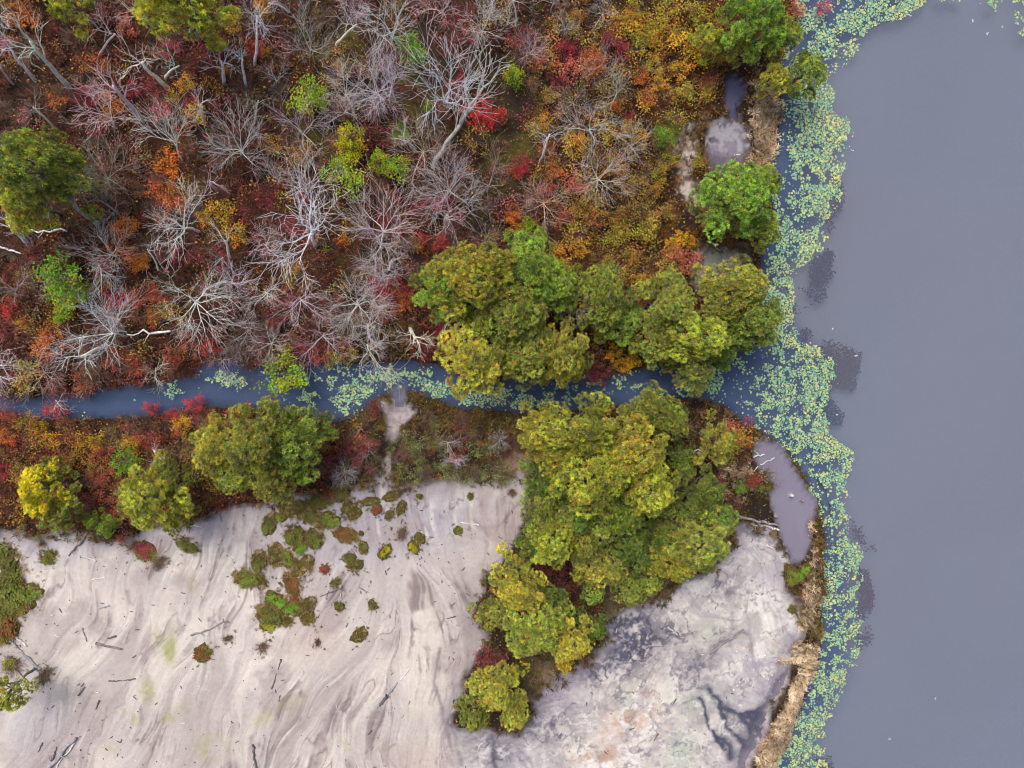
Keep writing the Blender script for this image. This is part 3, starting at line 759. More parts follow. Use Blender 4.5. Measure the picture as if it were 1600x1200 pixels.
def rank_labels(items, cat, group):
    """items: (object, u, v, look, noun); each is told by its look and by how near it stands to something one can find"""
    for o, u, v, look, noun in items:
        f = min(FEATURES, key=lambda f: (f[0] - u) ** 2 + (f[1] - v) ** 2)
        d0 = (f[0] - u) ** 2 + (f[1] - v) ** 2
        k = sum(1 for p in items if p[4] == noun and p[0] is not o and (f[0] - p[1]) ** 2 + (f[1] - p[2]) ** 2 < d0)
        tag(o, f"{look} {noun} {ORD[min(k, 15)]}closest to {f[2]}", cat, group)

# ------------------------------------------------------------------ bare trees
def grow(rng, P, d, L, r, lev, maxlev, out, gravity=0.0, n_child=(6, 5, 3), spread=0.8):
    steps = 5 if lev < 2 else 3
    pts = [P]; rad = [r]; dirs = [d]
    for k in range(steps):
        d = d + rng.normal(size=3) * (0.16 if lev else 0.10) + np.array([0, 0, gravity])
        d = d / np.linalg.norm(d)
        P = P + d * L / steps
        pts.append(P); rad.append(max(r * (1 - 0.75 * (k + 1) / steps), 0.0092)); dirs.append(d)
    out[min(lev, 3)].append((np.array(pts), rad))
    if lev >= maxlev: return
    nc = n_child[lev] if lev < len(n_child) else 2
    for c_ in range(nc):
        f = (0.35 + 0.65 * (c_ + rng.random()) / nc) * steps
        i = min(int(f), steps - 1); t = f - i
        p = pts[i] * (1 - t) + pts[i + 1] * t
        x, y, z = frame(dirs[i])
        a = rng.random() * 2 * math.pi + c_ * 2.4; s = spread * (0.6 + 0.6 * rng.random())
        nd = z * math.cos(s) + (x * math.cos(a) + y * math.sin(a)) * math.sin(s)
        nd[2] += 0.08
        nd /= np.linalg.norm(nd)
        rr_ = rad[i] * (1 - t) + rad[i + 1] * t
        grow(rng, p, nd, L * (0.55 + 0.25 * rng.random()), max(rr_ * 0.6, 0.013), lev + 1, maxlev, out, gravity * 0.7, n_child, spread)

def bare_tree_proto(seed, forks, trunk_f, spread, child, name):
    rng = np.random.default_rng(seed)
    out = [[], [], [], []]
    H = 6.0
    P = np.array([0, 0, -0.15]); d = np.array([rng.normal() * 0.08, rng.normal() * 0.08, 1.0])
    pts = [P]; rad = [0.15]
    n = 6
    for k in range(n):
        d = d + rng.normal(size=3) * 0.09; d[2] = max(d[2], 0.7); d /= np.linalg.norm(d)
        P = P + d * H * trunk_f / n; pts.append(P); rad.append(0.15 - 0.075 * (k + 1) / n)
    trunk = Geo(); Vt, Ft = tube(pts, rad, 7); trunk.add(Vt, Ft)
    for k in range(forks):
        a = 2 * math.pi * (k + 0.6 * rng.random()) / forks
        s = spread * (0.5 + 0.7 * rng.random())
        nd = np.array([math.sin(s) * math.cos(a), math.sin(s) * math.sin(a), math.cos(s)])
        f = rng.random() ** 2 * 2.6
        i = n - int(f); p = pts[i]
        grow(rng, p, nd, H * (1 - trunk_f) * (0.75 + 0.5 * rng.random()) * (0.8 + 0.3 * s), 0.065, 1, 3, out, 0.02, (0,) + child, 0.75)
    br = Geo(); tw = Geo()
    for lev, brs in enumerate(out):
        for p, r_ in brs:
            Vv, Ff = tube(p, r_, 4 if lev < 2 else 3, cap=False)
            (br if lev < 2 else tw).add(Vv, Ff)
    allV = np.concatenate(br.V + tw.V)
    R = np.percentile(np.hypot(allV[:, 0], allV[:, 1]), 95); Ht = np.percentile(allV[:, 2], 97)
    return dict(trunk=trunk.mesh('trunk', M_BARK, True), branches=br.mesh('branches', M_BARK, True), twigs=tw.mesh('twigs', M_BARK), R=R, H=Ht)
BT = [bare_tree_proto(100 + k, f, tf, sp, ch, '') for k, (f, tf, sp, ch) in enumerate([
    (8, 0.42, 0.95, (7, 5)), (6, 0.5, 0.85, (7, 5)), (9, 0.38, 1.1, (7, 5)), (5, 0.5, 0.75, (7, 5)), (7, 0.42, 1.05, (6, 5)), (6, 0.36, 0.75, (7, 4)),      # wide crowns
    (4, 0.7, 0.6, (5, 3)), (3, 0.72, 0.5, (5, 3)), (4, 0.66, 0.8, (4, 3))])]                                                                      # slender poles

WHITE, SILVER, PINK, GREYB = (0.93, 0.93, 0.92), (0.86, 0.85, 0.86), (0.82, 0.68, 0.67), (0.58, 0.53, 0.51)
BARKS = {'white': WHITE, 'silver': SILVER, 'pinkish': PINK, 'grey': GREYB}
TREES = [  # base u, v, top u, v, crown radius px, bark, shape
    (110, 140, 22, 18, 46, 'silver', 's'), (57, 127, 8, 62, 34, 'silver', 's'), (155, 88, 128, 8, 28, 'silver', 's'), (183, 200, 130, 168, 48, 'silver', 'w'), (262, 138, 214, 78, 44, 'white', 's'),
    (258, 122, 228, 52, 38, 'silver', 's'), (222, 190, 165, 108, 44, 'pinkish', 's'), (287, 255, 246, 178, 52, 'white', 'w'), (380, 246, 366, 196, 52, 'white', 'w'), (352, 132, 335, 78, 34, 'silver', 's'),
    (386, 140, 378, 76, 30, 'silver', 's'), (398, 102, 390, 8, 26, 'white', 's'), (175, 296, 138, 232, 48, 'grey', 'w'), (22, 132, -8, 100, 24, 'grey', 's'),
    (525, 70, 517, 4, 30, 'white', 's'), (625, 67, 612, 18, 56, 'silver', 'w'), (484, 92, 480, 40, 36, 'grey', 'w'), (545, 182, 535, 150, 36, 'silver', 'w'), (538, 160, 536, 108, 42, 'silver', 'w'),
    (617, 160, 611, 102, 46, 'silver', 'w'), (600, 160, 572, 118, 42, 'white', 'w'), (698, 172, 690, 82, 84, 'white', 'w'), (478, 228, 468, 178, 42, 'pinkish', 'w'), (484, 300, 470, 262, 54, 'silver', 'w'),
    (666, 245, 664, 208, 42, 'pinkish', 'w'), (650, 238, 616, 214, 34, 'silver', 's'), (700, 302, 698, 274, 36, 'silver', 'w'), (745, 62, 742, 26, 46, 'pinkish', 'w'), (792, 40, 794, 16, 28, 'white', 'w'),
    (432, 132, 424, 110, 28, 'silver', 'w'), (420, 52, 402, 18, 30, 'silver', 's'), (436, 292, 428, 268, 34, 'pinkish', 'w'), (806, 42, 818, 0, 28, 'white', 's'), (826, 88, 834, 58, 32, 'pinkish', 'w'),
    (880, 52, 886, 30, 24, 'silver', 'w'), (924, 212, 930, 178, 66, 'silver', 'w'), (898, 165, 890, 140, 40, 'grey', 'w'), (962, 162, 968, 132, 46, 'grey', 'w'), (930, 292, 944, 264, 52, 'silver', 'w'),
    (982, 240, 990, 222, 40, 'grey', 'w'), (936, 112, 944, 86, 38, 'grey', 'w'), (842, 256, 834, 212, 22, 'white', 's'), (942, 28, 948, 6, 32, 'pinkish', 'w'),
    (312, 362, 246, 332, 66, 'white', 'w'), (190, 408, 152, 376, 48, 'silver', 'w'), (46, 386, 6, 342, 40, 'silver', 's'), (154, 414, 166, 444, 36, 'silver', 'w'), (26, 458, 4, 446, 48, 'grey', 'w'),
    (198, 526, 140, 516, 78, 'white', 'w'), (194, 512, 164, 480, 46, 'pinkish', 'w'), (308, 470, 316, 494, 72, 'white', 'w'), (364, 450, 378, 438, 38, 'silver', 'w'), (362, 408, 345, 368, 32, 'silver', 's'),
    (248, 422, 246, 384, 22, 'silver', 's'), (428, 534, 424, 552, 42, 'pinkish', 'w'), (164, 542, 96, 566, 44, 'white', 's'), (78, 578, 58, 590, 42, 'grey', 'w'), (14, 562, -6, 572, 42, 'silver', 'w'),
    (244, 574, 242, 592, 28, 'silver', 'w'), (188, 338, 168, 318, 46, 'grey', 'w'), (394, 512, 390, 524, 44, 'grey', 'w'), (492, 386, 487, 344, 94, 'white', 'w'), (606, 366, 591, 332, 58, 'silver', 'w'),
    (697, 352, 694, 318, 54, 'pinkish', 'w'), (598, 388, 590, 378, 38, 'silver', 'w'), (617, 404, 616, 374, 14, 'white', 's'), (468, 458, 472, 482, 54, 'silver', 'w'), (414, 452, 420, 474, 38, 'silver', 'w'),
    (560, 468, 553, 482, 48, 'silver', 'w'), (584, 478, 588, 474, 46, 'pinkish', 'w'), (574, 506, 578, 518, 38, 'silver', 'w'), (574, 538, 577, 562, 42, 'white', 'w'), (642, 510, 646, 534, 36, 'white', 's'),
    (596, 440, 590, 428, 40, 'silver', 'w'), (682, 494, 686, 512, 20, 'white', 's'), (895, 486, 894, 470, 20, 'grey', 'w'), (340, 300, 322, 268, 34, 'grey', 's'),
    (90, 206, 54, 166, 36, 'grey', 's'), (240, 44, 208, 8, 36, 'grey', 's'), (300, 60, 286, 14, 36, 'grey', 's'), (452, 20, 446, -20, 36, 'silver', 's'), (560, 42, 556, 6, 34, 'pinkish', 'w'),
    (690, 30, 690, -6, 40, 'silver', 'w'), (760, 300, 764, 276, 28, 'grey', 'w'), (850, 320, 856, 300, 36, 'pinkish', 'w'), (860, 20, 866, -10, 30, 'grey', 'w'), (330, 420, 316, 404, 34, 'grey', 's'),
    (420, 380, 412, 368, 36, 'pinkish', 'w'), (350, 560, 346, 576, 34, 'grey', 'w'), (510, 520, 506, 534, 34, 'pinkish', 'w'), (80, 345, 48, 320, 34, 'pinkish', 's'),
    (120, 470, 92, 462, 38, 'pinkish', 'w'), (24, 262, -16, 226, 34, 'grey', 's'), (10, 40, -30, 4, 40, 'silver', 's'), (760, 400, 762, 388, 24, 'grey', 'w'),
    (395, 200, 382, 160, 30, 'grey', 's'), (320, 190, 302, 156, 30, 'pinkish', 's'), (770, 20, 772, -12, 34, 'silver', 'w'),
    (102, 640, 92, 652, 26, 'silver', 's'), (240, 700, 250, 712, 22, 'silver', 's'), (700, 690, 702, 700, 22, 'silver', 'w'), (576, 704, 574, 712, 22, 'grey', 'w'), (782, 684, 786, 692, 20, 'silver', 'w'),
    (710, 716, 712, 728, 22, 'silver', 'w'), (540, 736, 536, 744, 22, 'silver', 'w'), (984, 744, 988, 756, 26, 'silver', 's'), (900, 1002, 872, 952, 18, 'white', 's'),
]
def stand_height(b, t, lo, hi):
    best = None
    for hh in np.arange(lo, hi, 0.25):
        d = np.linalg.norm(G(t[0], t[1], hh)[:2] - G(b[0], b[1], 0.2)[:2])
        sc = d + 0.12 * abs(hh - 4.5)
        if best is None or sc < best[0]: best = (sc, hh)
    return best[1]

def tree_matrix(base, top, H, R, Rp, Hp, spin):
    ax_ = np.array(top) - np.array(base); L = np.linalg.norm(ax_)
    q = Vector((0, 0, 1)).rotation_difference(Vector(ax_ / L)).to_matrix().to_4x4()
    sz = L / Hp; sxy = min(max(R / Rp, 0.55 * sz), 1.9 * sz)
    return Matrix.Translation(base) @ q @ Matrix.Rotation(spin, 4, 'Z') @ Matrix.Diagonal((sxy, sxy, sz, 1))

named = []
for k, (bu, bv, tu, tv, R, bark, shp) in enumerate(TREES):
    hh = stand_height((bu, bv), (tu, tv), 2.2 if shp == 'w' else 2.8, 7.5)
    if R > 60: hh = max(hh, 4.5)
    b = G(bu, bv, 0.25); b[2] = max(surf(b[0], b[1]), 0.05)
    t = G(tu, tv, hh)
    Rm = R * (CAM_H - hh) / FPX
    p = BT[k % 6] if shp == 'w' else BT[6 + k % 3]
    root = put('bare_tree', None)
    root.matrix_world = tree_matrix(b, t, hh, Rm, p['R'], p['H'], RS.random() * 6.28)
    c4 = tuple(x * RS.uniform(0.88, 1.1) for x in BARKS[bark]) + (1,)
    tr = put('trunk', p['trunk'], root); br = put('branches', p['branches'], root); tw = put('twigs', p['twigs'], br)
    if shp == 's': tr.scale = (1.25, 1.25, 1.0)
    for o in (tr, br, tw): o.color = c4
    form = 'broad-crowned' if R > 60 else ('small' if R < 30 else ('bushy' if shp == 'w' else 'slender'))
    ln = ' leaning' if np.hypot(t[0] - b[0], t[1] - b[1]) > 0.45 * hh else ''
    named.append((root, bu, bv, f"{form}{ln} {bark}", 'leafless tree'))
rank_labels(named, 'bare tree', 'bare trees of the marsh and banks')

# ------------------------------------------------------------------ pines
def pine_proto(seed, nclump, ntuft, flat, ts=1.0):
    rng = np.random.default_rng(seed)
    trunk = Geo(); limbs = Geo(); crown = Geo()
    top = 2.15
    pts = [np.array([rng.normal() * 0.02 * k, rng.normal() * 0.02 * k, -0.1 + (top + 0.1) * k / 7]) for k in range(8)]
    Vv, Ff = tube(pts, [0.075 - 0.008 * k for k in range(8)], 7); trunk.add(Vv, Ff)
    cl = []
    for k in range(nclump):
        a = 2.39996 * k + rng.random() * 0.5
        rr_ = math.sqrt((k + 0.3) / nclump) * (0.68 + 0.42 * rng.random())
        z = 1.15 + 0.95 * (1 - rr_ ** 1.6) * flat + rng.normal() * 0.09
        cl.append((np.array([rr_ * math.cos(a), rr_ * math.sin(a), z]), (0.15 + 0.09 * rng.random()) * (1.3 if nclump < 14 else 1)))
    cl = [q_ for q_ in cl if rng.random() > 0.16 * (np.hypot(q_[0][0], q_[0][1]) > 0.45)]
    for k, (c_, s) in enumerate(cl):
        zb = max(0.7, c_[2] - 0.35 - 0.5 * np.hypot(c_[0], c_[1]) * rng.random())
        p0 = np.array([0, 0, min(zb, top - 0.1)])
        md = (p0 + c_) / 2 + np.array([rng.normal() * 0.05, rng.normal() * 0.05, -0.05])
        Vv, Ff = tube([p0, md, c_], [0.03, 0.02, 0.008], 4); limbs.add(Vv, Ff)
        n = int(ntuft * (0.7 + 0.6 * rng.random()))
        d = rng.normal(size=(n, 3)); d[:, 2] = np.abs(d[:, 2]) * 0.9 - 0.25
        d /= np.linalg.norm(d, axis=1, keepdims=True)
        pos = c_ + d * s * (0.55 + 0.5 * rng.random((n, 1))) * np.array([1.15, 1.15, 0.75])
        axs = d + np.array([0, 0, 0.6])
        base = 0.72 + 0.55 * rng.random()
        yel = rng.random(n) ** 3
        tb = 0.55 + 0.9 * rng.random(n)
        C_ = np.stack([tb * (0.85 + 0.3 * rng.random(n)) * base * (1 + 0.35 * yel), tb * (0.9 + 0.2 * rng.random(n)) * base * (1 + 0.12 * yel), np.full(n, 0.95) * base * (1 - 0.3 * yel), np.zeros(n)], 1)
        brn = rng.random(n) < 0.03
        C_[brn] = [1.5, 0.8, 0.7, 0]
        scatter(crown, ROSES[k % 5], pos, (0.058 + 0.034 * rng.random(n)) * ts, rotmats(n, rng, axis=axs), C_)
    return dict(trunk=trunk.mesh('trunk', M_BARK, True), limbs=limbs.mesh('limbs', M_BARK, True), crown=crown.mesh('crown', M_LEAF))
PB = [pine_proto(300 + k, 36, 42, f) for k, f in enumerate((1.0, 0.85, 1.1, 0.9))]
PS = [pine_proto(340 + k, 19, 36, f, 1.3) for k, f in enumerate((1.0, 0.8, 1.15))]
YG, OG, DG, LG, GY = (0.62, 0.66, 0.16), (0.47, 0.55, 0.16), (0.28, 0.41, 0.11), (0.43, 0.59, 0.15), (0.88, 0.82, 0.12)
PINEC = {'yellow-green': YG, 'olive green': OG, 'dark green': DG, 'fresh green': LG, 'golden yellow': GY}
PINES = [  # crown centre u, v, radius px, colour, raise
    (742, 436, 72, 'yellow-green', 0), (832, 418, 62, 'fresh green', 0), (692, 452, 46, 'fresh green', 0), (800, 486, 62, 'olive green', 0.3), (776, 498, 40, 'fresh green', 0.3), (742, 560, 62, 'yellow-green', 0), (886, 556, 52, 'yellow-green', 0.5),
    (826, 552, 56, 'olive green', 0), (862, 452, 46, 'fresh green', 0), (948, 466, 56, 'olive green', 0), (972, 500, 40, 'fresh green', 0), (914, 452, 34, 'olive green', 0), (1046, 480, 54, 'olive green', 0), (1034, 530, 44, 'olive green', 0),
    (1094, 524, 56, 'yellow-green', 0.5), (1152, 452, 58, 'olive green', 0), (1182, 498, 46, 'fresh green', 0.2), (1120, 552, 34, 'dark green', 0), (1086, 574, 40, 'olive green', 0), (1160, 524, 36, 'dark green', 0),
    (1158, 306, 58, 'fresh green', 0.3), (1186, 352, 42, 'olive green', 0), (1130, 330, 40, 'olive green', 0), (1196, 286, 28, 'fresh green', 0), (1213, 122, 26, 'yellow-green', 0), (1262, 110, 36, 'olive green', 0), (1182, 26, 54, 'fresh green', 0), (1222, 48, 36, 'olive green', 0),
    (1156, 64, 30, 'olive green', 0), (1108, 62, 26, 'yellow-green', 0), (52, 262, 74, 'olive green', 0.8), (36, 318, 44, 'yellow-green', 0.2), (96, 272, 38, 'olive green', 0.2), (276, 2, 70, 'yellow-green', 0.8), (100, 0, 36, 'yellow-green', 0.3),
    (1040, 652, 50, 'olive green', 0.3), (996, 640, 34, 'olive green', 0), (916, 672, 66, 'yellow-green', 1.0), (850, 676, 44, 'yellow-green', 0.4), (880, 712, 46, 'yellow-green', 0.6), (988, 706, 64, 'yellow-green', 1.0), (936, 748, 70, 'yellow-green', 1.2),
    (1012, 760, 56, 'yellow-green', 0.9), (980, 800, 42, 'fresh green', 0.5), (850, 752, 36, 'dark green', 0), (846, 800, 42, 'olive green', 0), (862, 848, 44, 'yellow-green', 0.3), (910, 850, 40, 'olive green', 0.2), (1036, 792, 34, 'olive green', 0.2), (1092, 782, 50, 'dark green', 0),
    (1098, 848, 56, 'olive green', 0.6), (1056, 878, 44, 'yellow-green', 0.5), (984, 850, 38, 'dark green', 0), (1014, 906, 30, 'olive green', 0), (930, 890, 34, 'yellow-green', 0), (988, 926, 26, 'olive green', 0), (800, 900, 38, 'yellow-green', 0), (820, 930, 44, 'yellow-green', 0.3),
    (772, 960, 34, 'olive green', 0), (836, 984, 52, 'olive green', 0.2), (892, 1000, 42, 'yellow-green', 0.2), (872, 966, 34, 'dark green', 0), (926, 980, 26, 'dark green', 0), (880, 1032, 22, 'golden yellow', 0), (778, 1078, 44, 'yellow-green', 0.3), (740, 1112, 36, 'olive green', 0),
    (804, 1112, 34, 'yellow-green', 0), (930, 928, 22, 'fresh green', 0), (1122, 690, 40, 'yellow-green', 0), (1062, 826, 40, 'olive green', 0.2), (1116, 812, 42, 'dark green', 0.1), (1026, 836, 38, 'dark green', 0), (900, 806, 42, 'dark green', 0), (944, 822, 40, 'olive green', 0.1), (1000, 872, 36, 'dark green', 0), (836, 840, 38, 'dark green', 0), (960, 890, 34, 'olive green', 0), (880, 800, 36, 'olive green', 0.1), (850, 930, 34, 'dark green', 0), (1066, 720, 30, 'dark green', 0), (400, 690, 62, 'olive green', 0.5), (340, 700, 44, 'yellow-green', 0), (452, 700, 54, 'fresh green', 0), (430, 746, 46, 'olive green', 0), (478, 670, 34, 'olive green', 0), (366, 746, 36, 'olive green', 0),
    (232, 782, 58, 'yellow-green', 0.3), (266, 752, 34, 'olive green', 0), (276, 806, 28, 'olive green', 0), (58, 772, 44, 'golden yellow', 0.2), (92, 800, 34, 'olive green', 0), (78, 742, 26, 'olive green', 0), (10, 1082, 34, 'yellow-green', 0),
    (168, 822, 20, 'fresh green', 0), (142, 814, 16, 'fresh green', 0), (1050, 440, 20, 'olive green', 0),
]
named = []
for k, (u, v, R, cn, up) in enumerate(PINES):
    big_ = R >= 42
    z = 1.0 + R * 0.055 + up
    Rm = R * (CAM_H - z) / FPX * 1.05
    c_ = G(u, v, z)
    hb = max(surf(c_[0], c_[1]), 0.0)
    p = PB[k % 4] if big_ else PS[k % 3]
    root = put('pine_tree', None)
    zs = max((z - hb) / 1.7, 0.55 * Rm)
    root.matrix_world = Matrix.Translation((c_[0], c_[1], hb)) @ Matrix.Rotation(RS.random() * 6.28, 4, 'Z') @ Matrix.Diagonal((Rm, Rm * RS.uniform(0.74, 1.08), zs, 1))
    tr = put('trunk', p['trunk'], root); lb = put('limbs', p['limbs'], tr); cr = put('crown', p['crown'], root)
    tr.color = lb.color = (0.22, 0.18, 0.16, 1)
    f = RS.uniform(0.88, 1.12)
    cr.color = tuple(x * f * RS.uniform(0.94, 1.06) for x in PINEC[cn]) + (1,)
    sz = 'broad' if R > 60 else ('small' if R < 34 else 'medium')
    named.append((root, u, v, f"{sz} {cn}", 'pine'))
rank_labels(named, 'pine tree', 'pines of the banks and sand tongue')

# ------------------------------------------------------------------ leafy saplings and shrubs
def leafy_proto(seed, nst, ncl, nleaf, Hf, leaf, tall=False, open_=0.0, fan=True):
    """unit radius; stems fan out, leaves sit in clumps round the stem ends"""
    rng = np.random.default_rng(seed)
    stems = Geo(); fol = Geo()
    ends = []
    base = np.array([0, 0, -0.05])
    if tall:
        Vv, Ff = tube([base, np.array([0.03, 0.02, Hf * 0.5]), np.array([-0.02, 0.05, Hf])], [0.06, 0.045, 0.02], 6); stems.add(Vv, Ff)
    for k in range(nst):
        a = 2 * math.pi * (k + rng.random()) / nst; rr_ = math.sqrt(rng.random()) * 0.85 + 0.1
        z = Hf * (1 - 0.35 * rr_ * rr_) * (0.75 + 0.35 * rng.random())
        e = np.array([rr_ * math.cos(a), rr_ * math.sin(a), z])
        p0 = np.array([0, 0, Hf * 0.4 * rng.random()]) if tall else base + rng.normal(size=3) * [0.08, 0.08, 0]
        md = (p0 + e) / 2 + rng.normal(size=3) * 0.06
        Vv, Ff = tube([p0, md, e], [0.022, 0.015, 0.006], 3, cap=False); stems.add(Vv, Ff)
        ends.append((p0, md, e))
        for j in range(3):
            t = 0.4 + 0.6 * rng.random(); q_ = md * (1 - t) + e * t; w_ = q_ + rng.normal(size=3) * [0.2, 0.2, 0.12]
            Vv, Ff = tube([q_, w_], [0.009, 0.004], 3, cap=False); stems.add(Vv, Ff)
            ends.append((q_, q_, w_))
    idx = rng.permutation(len(ends))[:ncl]
    for i in idx:
        e = ends[i][2]
        n = int(nleaf * (0.6 + 0.8 * rng.random()))
        pos = e + rng.normal(size=(n, 3)) * [0.17, 0.17, 0.12]
        b_ = 0.6 + 0.75 * rng.random(); hue = rng.normal() * 0.12
        C_ = np.stack([b_ * (0.8 + 0.4 * rng.random(n)) * (1 - hue), b_ * (0.75 + 0.5 * rng.random(n)) * (1 + hue), b_ * (0.8 + 0.4 * rng.random(n)), np.zeros(n)], 1)
        scatter(fol, LEAF, pos, leaf * (0.7 + 0.6 * rng.random(n)), rotmats(n, rng, 0.9), C_)
    return stems, fol
def pair(args): 
    s, f = leafy_proto(*args)
    return dict(stems=s.mesh('stems', M_BARK), foliage=f.mesh('foliage', M_LEAF))
SAP = [pair((500 + k, 14, 30, 26, 2.0, 0.13, True)) for k in range(3)]
SHR = [pair((520 + k, 16, 30, 16, 0.95, 0.12)) for k in range(4)]
SHS = [pair((540 + k, 16, 22, 12, 0.9, 0.10)) for k in range(3)]       # half-stripped
SAPC = {'lime green': (0.38, 0.52, 0.03), 'bright green': (0.24, 0.44, 0.04), 'yellow-lime': (0.58, 0.58, 0.02)}
for k, (u, v, R, cn) in enumerate([(480, 150, 25, 'lime green'), (549, 214, 20, 'yellow-lime'), (545, 240, 18, 'yellow-lime'), (538, 274, 28, 'lime green'), (592, 254, 16, 'lime green'), (622, 262, 20, 'lime green'), (645, 76, 22, 'bright green'),
                                   (625, 208, 14, 'bright green'), (92, 436, 30, 'bright green'), (98, 466, 22, 'lime green'), (124, 456, 14, 'bright green'), (802, 116, 15, 'lime green'), (824, 356, 14, 'lime green'), (442, 584, 30, 'lime green'),
                                   (1036, 212, 14, 'bright green'), (668, 166, 7, 'lime green'), (1158, 762, 10, 'bright green'), (96, 492, 12, 'lime green'), (500, 160, 12, 'lime green'), (195, 720, 18, 'bright green'), (800, 110, 8, 'yellow-lime')]):
    z = 1.2 + R * 0.03
    c_ = G(u, v, z); hb = max(surf(c_[0], c_[1]), 0.0); Rm = R * (CAM_H - z) / FPX * 1.05
    root = put('green_sapling', None)
    root.matrix_world = Matrix.Translation((c_[0], c_[1], hb)) @ Matrix.Rotation(RS.random() * 6.28, 4, 'Z') @ Matrix.Diagonal((Rm, Rm, max(z / 1.7, 0.4), 1))
    p = SAP[k % 3]
    s = put('trunk', p['stems'], root); f = put('crown', p['foliage'], root)
    s.color = (0.30, 0.28, 0.26, 1); f.color = SAPC[cn] + (1,)
    tag(root, f"{'large' if R > 24 else ('small' if R < 16 else 'mid-sized')} {cn} leafy sapling {near_word(u, v)}", 'sapling', 'green saplings')

